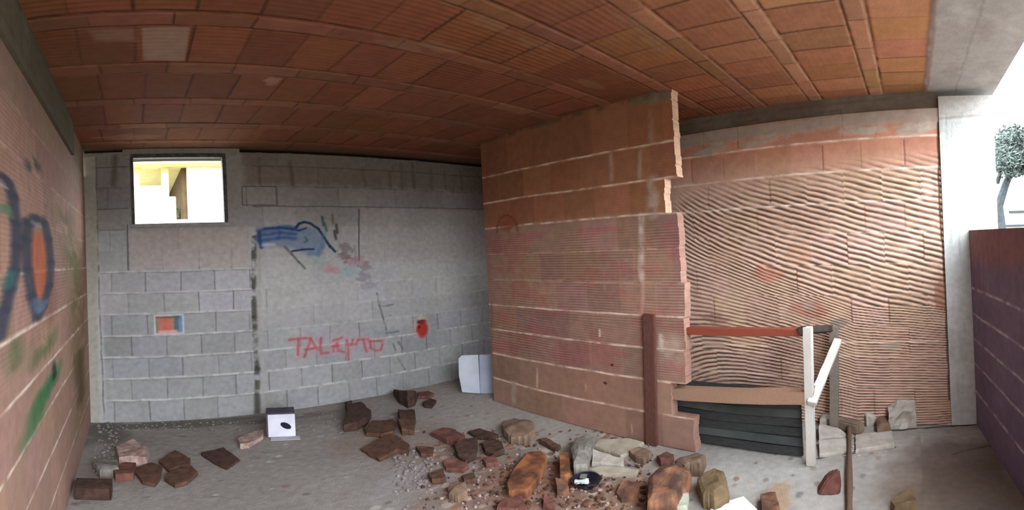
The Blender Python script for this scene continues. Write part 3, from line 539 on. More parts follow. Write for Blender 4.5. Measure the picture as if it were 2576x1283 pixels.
L_ = [
 ('stone', 'small flat grey stone between the pink brick and the left wall', 'stone', [(235, 1170), (262, 1155), (296, 1158), (298, 1188), (250, 1196)], .05, 'grey', G1),
 (B_, 'pinkish brick piece dusted with lime, in the left corner', 'brick', [(291, 1128), (335, 1117), (374, 1140), (370, 1162), (300, 1158)], .075, 'rose', G1),
 (B_, 'brown brick piece lying just below the pink limed brick', 'brick', [(282, 1182), (320, 1162), (342, 1166), (336, 1200), (290, 1206)], .045, 'red', G1),
 (T, 'five sided brown tile piece between the pink brick and the notched tile', 'broken tile', [(335, 1184), (380, 1166), (409, 1175), (405, 1200), (390, 1221), (358, 1214)], .028, 'brown', G1),
 (T, 'upper of two touching brown tile pieces in the left cluster', 'broken tile', [(398, 1160), (440, 1137), (480, 1158), (478, 1174), (448, 1178), (425, 1184)], .03, 'brown', G1),
 (T, 'notched brown tile piece, nearest of the two that touch', 'broken tile', [(420, 1195), (452, 1176), (482, 1174), (499, 1190), (470, 1216), (440, 1223), (414, 1207)], .03, 'brown', G1),
 (T, 'lone diamond shaped dark brown tile left of the white box', 'broken tile', [(505, 1142), (562, 1129), (604, 1157), (570, 1179), (542, 1166)], .022, 'dark', G1),
 (B_, 'long dusty brick piece lying against the white box', 'brick', [(597, 1110), (640, 1086), (664, 1082), (662, 1100), (626, 1122), (604, 1124)], .035, 'rose', G1),
 (T, 'maroon brick lump touching the back wall under the red badge', 'broken tile', [(990, 985), (1021, 978), (1045, 984), (1049, 998), (1044, 1009), (1026, 1015), (1003, 1004)], .1, 'dark', G2),
 (T, 'thin maroon sliver beside the lump at the back wall', 'broken tile', [(1050, 988), (1077, 985), (1093, 993), (1074, 1001), (1052, 1000)], .03, 'red', G2),
 (T, 'small dark chip in front of the maroon sliver', 'broken tile', [(1064, 1015), (1082, 1005), (1098, 1010), (1086, 1024), (1067, 1022)], .03, 'dark', G2),
 (B_, 'crumbled dark brick heap farthest left of the middle debris', 'brick', [(874, 1024), (908, 1020), (934, 1042), (922, 1060), (898, 1072), (866, 1076), (872, 1048)], .08, 'dark', G2),
 ('stone', 'small blackish stone at the foot of the back wall', 'stone', [(868, 1018), (885, 1010), (888, 1022), (872, 1028)], .05, 'dark', G2),
 (B_, 'upright dark brick chip behind the large brown tiles', 'brick', [(1001, 1041), (1044, 1037), (1046, 1059), (1006, 1060)], .06, 'dark', G2),
 (B_, 'squarish brown brick chip just in front of the upright dark one', 'brick', [(1000, 1064), (1044, 1063), (1041, 1086), (1011, 1087)], .06, 'brown', G2),
 (T, 'broad jagged brown tile left of the brown brick chips', 'broken tile', [(914, 1081), (936, 1062), (990, 1056), (996, 1068), (990, 1088), (958, 1096), (920, 1094)], .035, 'brown', G2),
 (T, 'largest brown tile of the middle debris, star shaped', 'broken tile', [(907, 1130), (948, 1112), (975, 1098), (998, 1098), (1032, 1126), (1029, 1142), (1001, 1136), (956, 1155), (933, 1147)], .035, 'brown', G2),
 (T, 'narrow brown tile right of the star shaped one', 'broken tile', [(1046, 1127), (1092, 1126), (1089, 1144), (1059, 1147)], .03, 'brown', G2),
 (T, 'leaf shaped red brown tile tilted in the middle debris', 'broken tile', [(1085, 1091), (1114, 1077), (1140, 1082), (1171, 1102), (1152, 1117), (1124, 1112)], .04, 'red', G2),
 (T, 'thin dark tile lying next to the leaf shaped one', 'broken tile', [(1177, 1087), (1207, 1081), (1254, 1096), (1238, 1104), (1202, 1102)], .025, 'dark', G2),
 (B_, 'dark cube like brick piece under the leaf shaped tile', 'brick', [(1145, 1129), (1167, 1118), (1202, 1116), (1196, 1146), (1170, 1160), (1152, 1150)], .07, 'dark', G2),
 (B_, 'flat dark red brick piece between the cube like piece and the beret shaped stone', 'brick', [(1213, 1121), (1238, 1110), (1264, 1121), (1269, 1136), (1243, 1145), (1220, 1137)], .05, 'dark', G2),
 ('stone', 'big beret shaped brown stone in front of the brick partition', 'stone', [(1263, 1068), (1293, 1062), (1344, 1076), (1346, 1092), (1323, 1109), (1286, 1107), (1267, 1093)], .075, 'stone', G2),
 (T, 'small grey brown chip right of the beret shaped stone', 'broken tile', [(1357, 1111), (1374, 1108), (1411, 1123), (1398, 1133)], .035, 'brown', G2),
 (T, 'reddish tile with pointed ends below the cube like piece', 'broken tile', [(1113, 1162), (1150, 1158), (1181, 1174), (1165, 1185), (1122, 1182)], .035, 'red', G2),
 (B_, 'dark wedge of brick below the reddish pointed tile', 'brick', [(1077, 1198), (1114, 1185), (1123, 1209), (1087, 1213)], .045, 'brown', G2),
 (B_, 'small flat brown chip left of the big orange slab', 'brick', [(1162, 1199), (1192, 1193), (1198, 1209), (1167, 1213)], .035, 'brown', G2),
 (B_, 'small red chip above the big orange slab', 'brick', [(1214, 1160), (1245, 1148), (1254, 1166), (1223, 1172)], .04, 'red', G2),
 ('stone', 'rounded dark brown stone alone near the bottom edge', 'stone', [(1128, 1232), (1147, 1223), (1172, 1226), (1176, 1246), (1152, 1256), (1129, 1248)], .06, 'stone', G2),
 (B_, 'big orange brown slab of brick in the foreground debris', 'brick', [(1275, 1224), (1289, 1189), (1332, 1146), (1361, 1144), (1377, 1156), (1359, 1204), (1328, 1244), (1280, 1243)], .06, 'orange', G2),
 (B_, 'bright orange brick piece standing beside the black dish', 'brick', [(1408, 1154), (1431, 1151), (1436, 1203), (1410, 1208)], .08, 'orange', G2),
 ('mortar_chunk', 'grey mortar block behind the black dish', 'mortar', [(1448, 1119), (1477, 1103), (1496, 1111), (1487, 1150), (1477, 1181), (1444, 1184), (1436, 1144)], .09, 'grey', G2),
 ('plaster_slab', 'sand coloured plaster slab near the foot of the partition', 'plaster', [(1495, 1125), (1504, 1110), (1580, 1106), (1620, 1116), (1590, 1136), (1561, 1150)], .03, 'cream', G2),
 ('plaster_slab', 'cream plaster strip with a dark crack above the black dish', 'plaster', [(1490, 1134), (1545, 1155), (1570, 1160), (1568, 1177), (1490, 1167)], .04, 'pale', G2),
 ('plaster_slab', 'long cream plaster sheet directly behind the black dish', 'plaster', [(1480, 1184), (1508, 1175), (1609, 1184), (1602, 1198), (1506, 1192)], .03, 'cream', G2),
 (B_, 'brown brick bit on the sand coloured slab side of the partition', 'brick', [(1584, 1140), (1609, 1131), (1641, 1144), (1620, 1161), (1599, 1157)], .05, 'stone', G2),
 (B_, 'dull red brick bit at the foot of the brown board', 'brick', [(1652, 1152), (1677, 1144), (1696, 1152), (1690, 1162), (1663, 1168)], .05, 'red', G2),
 ('stone', 'long rounded brown stone in front of the lowest partition brick', 'stone', [(1698, 1167), (1725, 1156), (1758, 1149), (1778, 1162), (1762, 1186), (1721, 1185)], .075, 'stone', G2),
 ('stone', 'largest orange brown rock at the bottom edge', 'rock', [(1631, 1226), (1659, 1205), (1709, 1188), (1737, 1212), (1722, 1240), (1699, 1276), (1632, 1284)], .13, 'rust', G2),
 ('stone', 'olive brown rock right of the largest rock', 'rock', [(1755, 1220), (1798, 1198), (1820, 1209), (1836, 1250), (1797, 1270), (1768, 1262)], .1, 'olive', G2),
 ('plaster_slab', 'pale green plaster scrap in front of the largest rock', 'plaster', [(1702, 1256), (1719, 1246), (1733, 1249), (1728, 1282), (1703, 1282)], .05, 'lime', G2),
 (B_, 'orange brick bit right of the white sheet', 'brick', [(1913, 1250), (1952, 1247), (1962, 1284), (1917, 1288)], .05, 'rust', G2),
 (B_, 'flat rust coloured piece between the black dish and the largest rock', 'brick', [(1549, 1241), (1570, 1216), (1609, 1222), (1606, 1255), (1564, 1258)], .035, 'rust', G2),
 (B_, 'maroon piece cut by the bottom edge below the orange slab', 'brick', [(1250, 1284), (1260, 1261), (1314, 1256), (1326, 1286)], .04, 'red', G2),
 (B_, 'small red piece at the bottom edge right of the maroon one', 'brick', [(1366, 1275), (1370, 1254), (1392, 1262), (1396, 1284)], .04, 'red', G2),
 (B_, 'red brown piece on the near side of the bright orange one', 'brick', [(1399, 1216), (1428, 1218), (1432, 1243), (1401, 1243)], .045, 'rust', G2),
 (B_, 'brown chunk at the bottom edge right of the hammer', 'brick', [(2240, 1264), (2267, 1247), (2297, 1249), (2307, 1283), (2250, 1285)], .07, 'olive', G2),
 ('mortar_slab', 'pale flat slab in front of the standing block, right of the hammer handle', 'mortar', [(2151, 1093), (2246, 1087), (2250, 1121), (2151, 1136)], .03, 'pale', G3),
 ('mortar_slab', 'pale slab between the white leg and the hammer handle, nearest of two', 'mortar', [(2060, 1112), (2131, 1105), (2130, 1136), (2060, 1147)], .03, 'pale', G3),
 ('mortar_slab', 'pale slab left of the hammer, farther of two', 'mortar', [(2060, 1074), (2106, 1081), (2130, 1094), (2128, 1100), (2060, 1106)], .045, 'pale', G3),
 ('mortar_chunk', 'pinkish pale lump behind the hammer head', 'mortar', [(2062, 1036), (2092, 1042), (2096, 1062), (2062, 1066)], .06, 'pale', G3),
 ('mortar_chunk', 'crumbly pale heap against the keyed wall', 'mortar', [(2153, 1030), (2170, 1016), (2200, 1014), (2214, 1030), (2204, 1056), (2180, 1060)], .1, 'pale', G3),
 ('mortar_chunk', 'grey beige piece leaning beside the standing block', 'mortar', [(2203, 1052), (2227, 1038), (2240, 1082), (2206, 1088)], .06, 'stone', G3),
 ('mortar_chunk', 'rose brick bit behind the hammer, at the keyed wall', 'brick', [(2113, 1016), (2148, 1012), (2146, 1030), (2116, 1030)], .1, 'rose', G3),
]
for i, (nm, lb, ct, pts, t, m, g) in enumerate(L_):
    slab(nm, lb, ct, pts, t, m, g, 100 + i * 3, .1 if nm in ('stone', 'mortar_chunk') else .06, dome=.18 if nm in ('stone', 'mortar_chunk') else 0.)

# the one whole hollow brick, lower left
b0, b1 = hor(186, 1257), hor(281, 1259); ax = b1 - b0; ln = np.hypot(*ax); ax /= ln; ay = np.array([-ax[1], ax[0]])
bm = bmesh.new(); hb, db = .085, .12
vo = boxm(bm, 0, ln, 0, db, 0, hb)
br = fin('hollow_brick', bm, M['dark'], None, .004); br.matrix_world = Matrix(((ax[0], ay[0], 0, b0[0]), (ax[1], ay[1], 0, b0[1]), (0, 0, 1, -.002), (0, 0, 0, 1)))
tag(br, 'whole dark brown clay brick lying by the left wall, nearest the camera', 'brick')
me = br.data; bm = bmesh.new(); bm.from_mesh(me); fs = [q for q in bm.faces if q.normal.y < -.9 and q.calc_area() > .01]
for q in fs:                                                          # two long chambers shown at the broken front
    r = bmesh.ops.inset_individual(bm, faces=[q], thickness=.012, depth=0); bmesh.ops.translate(bm, verts=q.verts[:], vec=(0, .012, 0))
bm.to_mesh(me); bm.free()
# standing wedge shaped red chunk
c = hor(2090, 1246); bm = bmesh.new(); e = np.array([.8, -.6]); s_ = .0
fr = [onplane(x, y, (c[0], c[1], 0), (c[0], c[1], 0)) for x, y in ((2056, 1246), (2078, 1208), (2100, 1188), (2113, 1189), (2117, 1218), (2114, 1246), (2092, 1252))]
dv = np.array([c[0], c[1], 0]); dv = dv / np.linalg.norm(dv) * .09
va = [bm.verts.new(p - np.array([0, 0, min(0, p[2] - .0)])) for p in fr]; vb = [bm.verts.new(np.array(fr[k]) * [1, 1, .8 if k in (2, 3) else .9] + dv - np.array([0, 0, min(0, fr[k][2])])) for k in range(len(fr))]
for k in range(7): bm.faces.new((va[k], va[(k + 1) % 7], vb[(k + 1) % 7], vb[k]))
bm.faces.new(va[::-1]); bm.faces.new(vb); bmesh.ops.bevel(bm, geom=bm.edges[:], offset=.008, segments=2, affect='EDGES', clamp_overlap=True)
tag(fin('brick_fragment', bm, M['red']), 'wedge shaped red brick chunk standing left of the hammer handle', 'brick')
# pale block set on edge at the foot of the right wall
q0 = hor(2237, 1080); q1 = hor(2306, 1076); ax = q1 - q0; ln = np.hypot(*ax); ax /= ln; ay = np.array([-ax[1], ax[0]])
if ay @ q0 < 0: ay = -ay
bm = bmesh.new(); boxm(bm, 0, ln, 0, .06, 0, .21); bmesh.ops.subdivide_edges(bm, edges=bm.edges[:], cuts=5, use_grid_fill=True)
g_ = np.random.default_rng(5)
for v in bm.verts:
    v.co += Vector(g_.normal(0, .0035, 3)); dd = math.hypot(v.co.x - ln * .55, v.co.z - .07)
    if v.co.y < .02 and dd < .05: v.co.y += .018
    if v.co.x < .04 and v.co.z > .15: v.co.z -= .04
    v.co.z = max(0, v.co.z)
o = fin('mortar_block', bm, M['pale']); o.matrix_world = Matrix(((ax[0], ay[0], 0, q0[0]), (ax[1], ay[1], 0, q0[1]), (0, 0, 1, -.003), (0, 0, 0, 1)))
tag(o, 'pale block with a hollow, set on edge against the right wall', 'block', G3)

# crumbs nobody could count
bm = bmesh.new(); g_ = np.random.default_rng(12)
def crumb(x, y, r):
    d = bmesh.ops.create_icosphere(bm, subdivisions=1, radius=r); sc3 = g_.uniform(.6, 1.3, 3) * np.array([1, 1, .7])
    for v in d['verts']: v.co = Vector(np.array(v.co) * sc3 * g_.uniform(.8, 1.2) + np.array([x, y, r * .25]))
def scatter(n, x0, x1, y0, y1, r0, r1):
    for _ in range(n): h = hor(g_.uniform(x0, x1), g_.uniform(y0, y1)); crumb(h[0], h[1], g_.uniform(r0, r1))
scatter(260, 1060, 1640, 1080, 1280, .004, .014); scatter(160, 1230, 1620, 1160, 1283, .006, .02)
tag(fin('brick_crumbs', bm, M['brown']), 'fine brown brick crumbs scattered through the middle debris', 'crumbs', None, 'stuff')
bm = bmesh.new(); scatter(220, 1080, 1640, 1090, 1283, .004, .013)
tag(fin('clay_crumbs', bm, M['rose']), 'fine pinkish clay crumbs scattered through the middle debris', 'crumbs', None, 'stuff')
bm = bmesh.new(); scatter(120, 990, 1090, 1140, 1245, .004, .016); scatter(150, 1000, 1640, 1110, 1283, .004, .013); scatter(60, 780, 980, 1030, 1090, .004, .012)
tag(fin('mortar_crumbs', bm, M['purple']), 'grey mortar crumbs scattered over the middle of the floor', 'crumbs', None, 'stuff')
bm = bmesh.new(); scatter(60, 2060, 2250, 1090, 1150, .004, .013)
tag(fin('lime_crumbs', bm, M['pale']), 'pale lime crumbs around the hammer head', 'crumbs', None, 'stuff')
bm = bmesh.new(); scatter(110, 236, 300, 1065, 1200, .005, .016); scatter(160, 240, 640, 1060, 1082, .004, .011)
tag(fin('gravel', bm, M['grey']), 'grey gravel gathered in the left corner and along the back wall', 'gravel', None, 'stuff')

# ------------------------------------------------------------------ white box by the back wall
wb = empty('white_box', (0, 0, 0), 'small white box with a black mark on its front, before the back wall', 'box')
p0, p1 = hor(674, 1101), hor(744, 1098); ax = p1 - p0; ln = np.hypot(*ax); ax /= ln; ay = np.array([-ax[1], ax[0]])
wb.matrix_world = Matrix(((ax[0], ay[0], 0, p0[0]), (ax[1], ay[1], 0, p0[1]), (0, 0, 1, 0), (0, 0, 0, 1)))
hB = float(onplane(705, 1043, (p0[0], p0[1], 0), (ay[0], ay[1], 0))[2])
bm = bmesh.new(); boxm(bm, .004, ln, 0, .012, .002, hB); fin('front_panel', bm, M['white'], wb, .003)
dk = mat('dark_grey_card', (70, 62, 74), (90, 82, 92), 12)
bm = bmesh.new(); boxm(bm, -.008, .003, .0, .15, .002, hB + .006); boxm(bm, -.008, ln, .1, .15, .002, hB + .006); boxm(bm, ln - .006, ln, .012, .15, .002, hB); fin('side_panels', bm, dk, wb)
bm = bmesh.new(); boxm(bm, -.004, ln, .004, .15, hB + .001, hB + .01); o = fin('lid', bm, dk, wb)
bm = bmesh.new(); boxm(bm, .02, ln + .03, -.07, -.002, .001, .006); fin('bottom_flap', bm, mat('grey_card', (176, 176, 184), (190, 190, 196), 12), wb)
bm = bmesh.new(); bmesh.ops.create_uvsphere(bm, u_segments=20, v_segments=10, radius=1)
for v in bm.verts: v.co = Vector((v.co.x * .044, v.co.y * .003, v.co.z * .024))
o = fin('black_mark', bm, mat('black_ink', (22, 22, 40), (30, 30, 52), 20), wb, smooth=True); o.location = (ln * .66, -.001, hB * .5); o.rotation_euler = (0, radians(30), 0); o['label'] = 'black oval mark'

# white panel leaning behind the partition's far end
wp = mat('white_plastic', (190, 196, 204), (206, 210, 216), 6, .5, .1)
base = hor(1208, 990); ay = base / np.hypot(*base); ax = np.array([ay[1], -ay[0]])
rt = empty('folded_plastic_sheet', (base[0], base[1], 0), 'folded white plastic panel leaning in the gap behind the partition', 'panel'); 
rt.matrix_world = Matrix(((ax[0], ay[0], 0, base[0]), (ax[1], ay[1], 0, base[1]), (0, 0, 1, 0), (0, 0, 0, 1)))
def sheet(name, pts, t, lean, m, parent, rz=0.):
    bm = bmesh.new(); fa = [bm.verts.new((x, z * lean, z)) for x, z in pts]; ba = [bm.verts.new((x, z * lean + t, z)) for x, z in pts]; n = len(pts)
    bm.faces.new(fa[::-1]); bm.faces.new(ba)
    for k in range(n): bm.faces.new((fa[k], fa[(k + 1) % n], ba[(k + 1) % n], ba[k]))
    if rz: bmesh.ops.rotate(bm, verts=bm.verts[:], cent=(0, 0, 0), matrix=Matrix.Rotation(rz, 3, 'Z'))
    return fin(name, bm, m, parent, .004)
sheet('left_leaf', [(-.17, .02), (.0, 0), (.0, .405), (-.155, .405), (-.188, .37), (-.192, .2)], .012, .12, wp, rt)
sheet('right_leaf', [(.0, 0), (.2, 0), (.2, .405), (.0, .405)], .012, .12, mat('shaded_plastic', (164, 174, 190), (180, 188, 200), 6, .5, .1), rt, radians(-10))  # same white plastic, its shaded facet painted bluish

# ------------------------------------------------------------------ black dish, paper sheet
c = hor(1476, 1222); dish = empty('plastic_dish', (c[0], c[1], 0), 'shiny black dish with a white scrap in it, among the debris', 'dish')
def lathe(bm, prof, n=40, wob=0.):
    rs = []
    for r, z in prof: rs.append([bm.verts.new((r * cos(2 * pi * k / n) * (1 + wob * sin(3 * 2 * pi * k / n)), r * sin(2 * pi * k / n) * (1 + wob * cos(2 * 2 * pi * k / n)), z)) for k in range(n)])
    for a_, b_ in zip(rs[:-1], rs[1:]):
        for k in range(n): bm.faces.new((a_[k], a_[(k + 1) % n], b_[(k + 1) % n], b_[k]))
    bm.faces.new(rs[0][::-1]); bm.faces.new(rs[-1])
bm = bmesh.new(); lathe(bm, [(.05, 0), (.068, .012), (.084, .04), (.088, .045), (.082, .045), (.066, .02), (.03, .012)], 40, .05)
fin('bowl', bm, mat('black_plastic', (26, 25, 34), (44, 42, 52), 8, .22, .1), dish, smooth=True)
bm = bmesh.new(); boxm(bm, -.045, .03, -.02, .02, .03, .04); bmesh.ops.subdivide_edges(bm, edges=bm.edges[:], cuts=3, use_grid_fill=True)
for v in bm.verts: v.co += Vector((g_.normal(0, .003), g_.normal(0, .004), g_.normal(0, .003) + abs(v.co.y) * .2))
o = fin('white_scrap', bm, mat('white_scrap', (222, 228, 222), (236, 238, 234), 9), dish, smooth=True); o.location = (-.028, -.0, .0); o.rotation_euler = (0, 0, radians(-48))
bm = bmesh.new(); boxm(bm, -.03, .03, -.02, .02, .03, .038); o = fin('grey_scrap', bm, M['grey'], dish, .003); o.location = (.02, .04, .004); o.rotation_euler = (0, .1, .6)
M['creased'] = mat('creased_white_paper', (190, 182, 210), (242, 242, 248), 26, .8, .3, lo=.3, hi=.4)
slab('paper_sheet', 'creased white paper sheet on the floor at the bottom edge', 'paper', [(1786, 1282), (1826, 1262), (1871, 1249), (1915, 1292), (1850, 1330), (1775, 1320)], .018, 'creased', None, 900, .02)

# ------------------------------------------------------------------ sledgehammer
hd = hor(2137, 1068, .05); he = hor(2137, 1300, .02); d = he - hd; ln = np.hypot(*d); d /= ln; e = np.array([-d[1], d[0]])
ham = empty('sledgehammer', (hd[0], hd[1], 0), 'long handled hammer lying on the floor with its head towards the right wall', 'hammer')
ham.matrix_world = Matrix(((d[0], e[0], 0, hd[0]), (d[1], e[1], 0, hd[1]), (0, 0, 1, 0), (0, 0, 0, 1)))
bm = bmesh.new(); r = []
for k in range(25):
    u = k / 24; x = -.03 + (ln + .03) * u; z = .05 * (1 - u) + .018 * u; w_ = .015 + .003 * cos(u * 9) + (.004 if u > .93 else 0)
    r.append([bm.verts.new((x, w_ * cos(t), z + w_ * 1.15 * sin(t))) for t in np.linspace(0, 2 * pi, 13)[:-1]])
for a_, b_ in zip(r[:-1], r[1:]):
    for k in range(12): bm.faces.new((a_[k], a_[(k + 1) % 12], b_[(k + 1) % 12], b_[k]))
bm.faces.new(r[0][::-1]); bm.faces.new(r[-1])
fin('handle', bm, mat('worn_wood', (98, 74, 58), (132, 104, 84), 10, .8, .3, (6, 60, 60)), ham, smooth=True)
bm = bmesh.new(); boxm(bm, -.04, .04, -.105, .105, .0, .082); o = fin('head', bm, mat('dusty_iron', (122, 102, 86), (152, 130, 112), 16, .8, .3), ham, .012); o.rotation_euler = (0, 0, radians(-38)); o['label'] = 'dusty brown hammer head'

# ------------------------------------------------------------------ bench frame against the right wall
pw = mat('white_painted_wood', (206, 200, 188), (226, 220, 210), 12, .7, .2, (40, 40, 4)); gw = mat('grey_wood', (126, 112, 100), (150, 138, 126), 10, .85, .3, (40, 40, 4)); rw = mat('red_brown_wood', (128, 58, 42), (164, 84, 60), 8, .8, .3, (4, 30, 60)); bw = mat('raw_wood', (152, 116, 94), (182, 146, 118), 8, .85, .3, (3, 30, 60)); dw = mat('dark_wood', (58, 48, 42), (84, 72, 62), 10, .85, .3)
nP = np.array([1, .0, 0.]); XF = 2.755
def bar(name, A, Bp, w, t, m, parent, up=(0, 0, 1), off=None):
    A, Bp = Vector(A), Vector(Bp); d = (Bp - A); L = d.length; d.normalize(); u = Vector(up); s = d.cross(u).normalized(); u = s.cross(d).normalized()
    bm = bmesh.new(); boxm(bm, 0, L, -w / 2, w / 2, -t / 2, t / 2)
    bmesh.ops.subdivide_edges(bm, edges=[q for q in bm.edges if abs((q.verts[0].co - q.verts[1].co).x) > L * .5], cuts=8)
    for v in bm.verts: v.co += Vector((0, random.gauss(0, .0012), random.gauss(0, .0012)))
    bmesh.ops.transform(bm, verts=bm.verts[:], matrix=Matrix(((d.x, s.x, u.x, A.x), (d.y, s.y, u.y, A.y), (d.z, s.z, u.z, A.z), (0, 0, 0, 1))))
    return fin(name, bm, m, parent, .003)
def xf(px, py, x=XF): return onplane(px, py, (x, 0, 0), (1, 0, 0))
bn = empty('bench_frame', (XF, .8, 0), 'timber bench frame with white painted legs against the right wall', 'bench')
def lbar(name, A, B2, w, t, m, up=(1, 0, 0)):
    o = bar(name, np.array(A) - np.array([XF, .8, 0]), np.array(B2) - np.array([XF, .8, 0]), w, t, m, bn, up); return o
lt, lm_, lb2 = xf(2032, 822), xf(2046, 1010), xf(2041, 1172)
lb2[2] = 0
lbar('leg', lt, lb2, .05, .05, pw)['label'] = 'front leg, painted white'
XR = 3.30
rb, rtp = xf(2096, 1012, XR), xf(2098, 822, XR); rb[2] = 0
lbar('leg', rtp, rb, .06, .05, gw)['label'] = 'rear leg of bare grey wood'
br_ = xf(2108, 856, XR - .05); lbar('brace', br_, lm_ - np.array([.045, 0, 0]), .055, .04, pw)['label'] = 'slanting brace, painted white'
lbar('top_bearer', (lt[0] - .02, lt[1] + .03, lt[2] - .02), (rtp[0] + .02, rtp[1] + .03, rtp[2] - .02), .05, .05, dw)['label'] = 'dark top bearer joining the legs'
r0, r1 = xf(1655, 830), xf(2028, 838); lbar('rail', r0 + [.04, 0, 0], r1 + [.04, 0, 0], .05, .085, rw)['label'] = 'red brown back rail'
s0, s1 = xf(1692, 990), xf(2048, 1000); lbar('shelf_board', s0 + [.03, 0, 0], s1 + [.03, 0, 0], .085, .1, bw)['label'] = 'raw wood shelf board'
lbar('stretcher', (lm_[0] + .03, lm_[1] + .02, .50), (XR, rb[1], .5), .04, .04, gw)

# black slatted panel under the shelf board
XS = 2.86
pn = empty('slatted_panel', (XS, 1.2, 0), 'black slatted panel standing under the bench shelf', 'panel')
y0, y1 = xf(2022, 1140, XS)[1], xf(1705, 1110, XS)[1] - .0; zt = .465; ns = 7
bkm = mat('black_slat', (44, 44, 44), (62, 64, 62), 7, .55, .2, (3, 3, 30)); bk2 = mat('black_slat_dusty', (58, 62, 60), (80, 84, 80), 5, .6, .2)
for k in range(ns):
    z0 = .012 + k * (zt - .012) / ns; z1 = z0 + (zt - .012) / ns - .008
    bm = bmesh.new(); boxm(bm, -.008, .006, y0 - 1.2, y1 - 1.2, z0, z1); bmesh.ops.subdivide_edges(bm, edges=[q for q in bm.edges if abs(q.verts[0].co.y - q.verts[1].co.y) > .3], cuts=10)
    for v in bm.verts: v.co.x += .012 * (z1 - v.co.z) / (z1 - z0) * -1 + .004 * sin(v.co.y * 7 + k); v.co.z += .004 * sin(v.co.y * 4 + k)
    fin('slat', bm, bk2 if k % 3 == 1 else bkm, pn, .002)
bm = bmesh.new(); boxm(bm, .006, .03, y0 - 1.2 + .01, y1 - 1.2 - .01, 0, zt); fin('backing', bm, bkm, pn)

# red brown board standing against the partition, left of its toothed end
XB = 2.70
t0, t1 = xf(1633, 790, XB), xf(1641, 1128, XB); t1[2] = 0
bo = bar('upright_board', t0 - np.array([0, t1[1], 0]), t1 - np.array([0, t1[1], 0]), .03, .085, mat('dark_red_wood', (88, 54, 44), (116, 74, 62), 8, .85, .3, (40, 40, 3)), None, (0, 1, 0))
bo.location = (0, t1[1], 0); tag(bo, 'dark red brown board standing against the toothed end of the partition', 'board')

# ------------------------------------------------------------------ outside: seen through the small window and over the parapet
ywall = mat('yellow_stucco', (226, 208, 140), (236, 220, 156), 6, .9, .1); olive = mat('shaded_stucco', (66, 56, 22), (78, 66, 30), 6, .9, .1); wst = mat('white_stucco', (232, 230, 216), (240, 238, 226), 6, .9, .1); brn = mat('shaded_stucco_and_pot', (78, 60, 36), (92, 72, 46), 6, .9, .1)  # olive and brown stucco put the porch shade into the colour
hs = bpy.data.objects.new('house', None); C.objects.link(hs); tag(hs, 'yellow house with a shaded porch seen through the small window', 'house')
hs.matrix_world = wroot.matrix_world.copy(); hs.location = Vector(nB * 9)
def hw(px, py, D): p = onplane(px, py, nB * D, nB); return float(p @ tB), float(p[2])
def hpart(name, x0, y0, x1, y1, D0, D1, m, zlow=None):
    a_, b_ = hw(x0, y1, D0), hw(x1, y0, D0); bm = bmesh.new(); boxm(bm, min(a_[0], b_[0]), max(a_[0], b_[0]), D0 - 9, D1 - 9, a_[1] if zlow is None else zlow, b_[1]); return fin(name, bm, m, hs, .01)
hpart('wall', 476, 360, 640, 600, 9.0, 12.6, wst, -.2)['label'] = 'bright white right hand wall'
hpart('wall', 200, 330, 480, 600, 12.4, 12.6, olive, -.2)['label'] = 'back wall of the porch, shade painted olive'
hpart('roof_slab', 200, 330, 640, 416, 8.6, 12.6, ywall)
hpart('side_wall', 462, 400, 477, 600, 9.1, 12.4, brn, -.2)
hpart('porch_column', 339, 410, 350, 600, 9.0, 9.12, ywall, -.2); hpart('porch_column', 411, 410, 423, 600, 9.0, 9.12, ywall, -.2)
hpart('parapet', 200, 494, 442, 600, 8.7, 8.9, wst, -.2); hpart('parapet', 352, 466, 424, 600, 8.72, 8.92, wst, -.2)
hpart('floor_slab', 200, 549, 640, 600, 9.0, 12.4, wst, -.2)
pp = hw(455, 549, 9.6)
leaf = mat('plant_leaf', (78, 92, 50), (106, 118, 70), 12, .7, .1)
pl = empty('potted_plant', nB * 9.6 + tB * pp[0] + np.array([0, 0, hw(455, 549, 9.0)[1]]), 'small potted plant on the porch ledge outside the window', 'plant')
bm = bmesh.new(); lathe(bm, [(.07, 0), (.1, .07), (.11, .07), (.1, .06)], 20); fin('pot', bm, brn, pl)
bm = bmesh.new()
for k in range(26):
    a_ = random.uniform(0, 2 * pi); r1 = random.uniform(.1, .24); h = random.uniform(.1, .3); s = Vector((cos(a_), sin(a_), 0)); p_ = Vector((-sin(a_), cos(a_), 0)) * .02
    v = [bm.verts.new(q) for q in (s * .02 + Vector((0, 0, .06)), s * r1 * .6 + p_ + Vector((0, 0, .06 + h)), s * r1 + Vector((0, 0, .05 + h * .8)), s * r1 * .6 - p_ + Vector((0, 0, .06 + h)))]; bm.faces.new(v)
fin('foliage', bm, leaf, pl)

# tree beyond the parapet
td = 16.0
def far(px, py, D): r = ray(px, py); r = r / np.hypot(r[0], r[1]); return Vector(r * D + np.array([0, 0, EYE]))
tr = empty('tree', far(2530, 600, td), 'grey green tree with a leaning trunk beyond the parapet', 'tree'); tr.location.z = -.2
def tube(bm, pts, rs, n=9):
    R = []
    for k, (p, r) in enumerate(zip(pts, rs)):
        d = (Vector(pts[min(k + 1, len(pts) - 1)]) - Vector(pts[max(k - 1, 0)])).normalized(); a_ = d.orthogonal().normalized(); b_ = d.cross(a_)
        R.append([bm.verts.new(Vector(p) + a_ * r * cos(t) + b_ * r * sin(t)) for t in np.linspace(0, 2 * pi, n + 1)[:-1]])
    for a_, b_ in zip(R[:-1], R[1:]):
        for k in range(n): bm.faces.new((a_[k], a_[(k + 1) % n], b_[(k + 1) % n], b_[k]))
    bm.faces.new(R[0][::-1]); bm.faces.new(R[-1])
o0 = tr.location
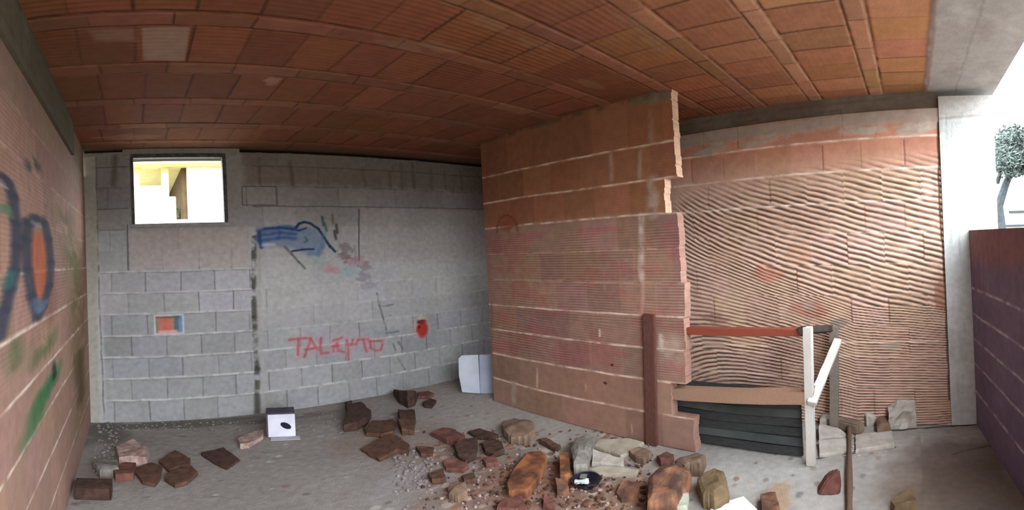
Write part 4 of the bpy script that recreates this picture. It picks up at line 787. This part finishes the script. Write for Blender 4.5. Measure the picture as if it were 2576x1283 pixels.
bm = bmesh.new(); tube(bm, [(0, 0, 0)] + [far(x, y, td) - o0 for x, y in ((2512, 520), (2528, 470), (2546, 425), (2560, 380))], [.2, .16, .13, .1, .06]); tube(bm, [far(x, y, td) - o0 for x, y in ((2536, 448), (2552, 436), (2580, 424), (2600, 400))], [.1, .08, .06, .04])
tube(bm, [far(x, y, td) - o0 for x, y in ((2508, 462), (2518, 430), (2530, 390))], [.08, .07, .04])
bark = mat('bark', (40, 44, 46), (58, 60, 60), 12, .9, .4); fin('trunk', bm, bark, tr)
bm = bmesh.new(); cen = [far(x, y, td + dz) - o0 for x, y, dz in ((2530, 385, 0), (2560, 370, .3), (2590, 380, 0), (2620, 370, -.4), (2545, 350, .2), (2600, 350, .4), (2560, 400, .2), (2540, 410, -.3), (2600, 410, 0))]
for k in range(15000):
    c_ = random.choice(cen); d = Vector((random.gauss(0, 1), random.gauss(0, 1), random.gauss(0, .8))).normalized() * .6 * random.random() ** .4; p = c_ + d; u = Vector((random.gauss(0, 1), random.gauss(0, 1), random.gauss(0, 1))).normalized(); w_ = u.orthogonal().normalized()
    s = random.uniform(.03, .06); bm.faces.new([bm.verts.new(p + q) for q in (u * s * 1.5, w_ * s * .6, -u * s * 1.5, -w_ * s * .6)])
fin('crown', bm, mat('grey_green_leaf', (52, 62, 54), (84, 94, 86), 3, .8, .1), tr)
# low building far beyond
bl = far(2560, 575, 30); bl.z = -.2
bd = empty('low_building', bl, 'low pale building with thin dark eaves far beyond the parapet', 'building'); bd.rotation_euler = (0, 0, math.atan2(bl.y, bl.x))
zt1 = far(2560, 536, 30).z; bm = bmesh.new(); boxm(bm, 0, 5, -6, .8, 0, zt1 + .2); fin('wall', bm, wst, bd)
bm = bmesh.new(); boxm(bm, -.3, 5.2, -6, .5, zt1 + .2, zt1 + .36); fin('roof', bm, bark, bd)
bm = bmesh.new(); boxm(bm, -.4, 0, -.4, 1.1, zt1 - .75, zt1 - .6); fin('ledge', bm, bark, bd)
# ------------------------------------------------------------------ outside
bm = bmesh.new(); boxm(bm, -60, 60, -80, 80, -.4, -.2)
o = fin('ground_outside', bm, mat('pale_ground', (92, 90, 78), (110, 106, 94), 2)); o['kind'] = 'structure'
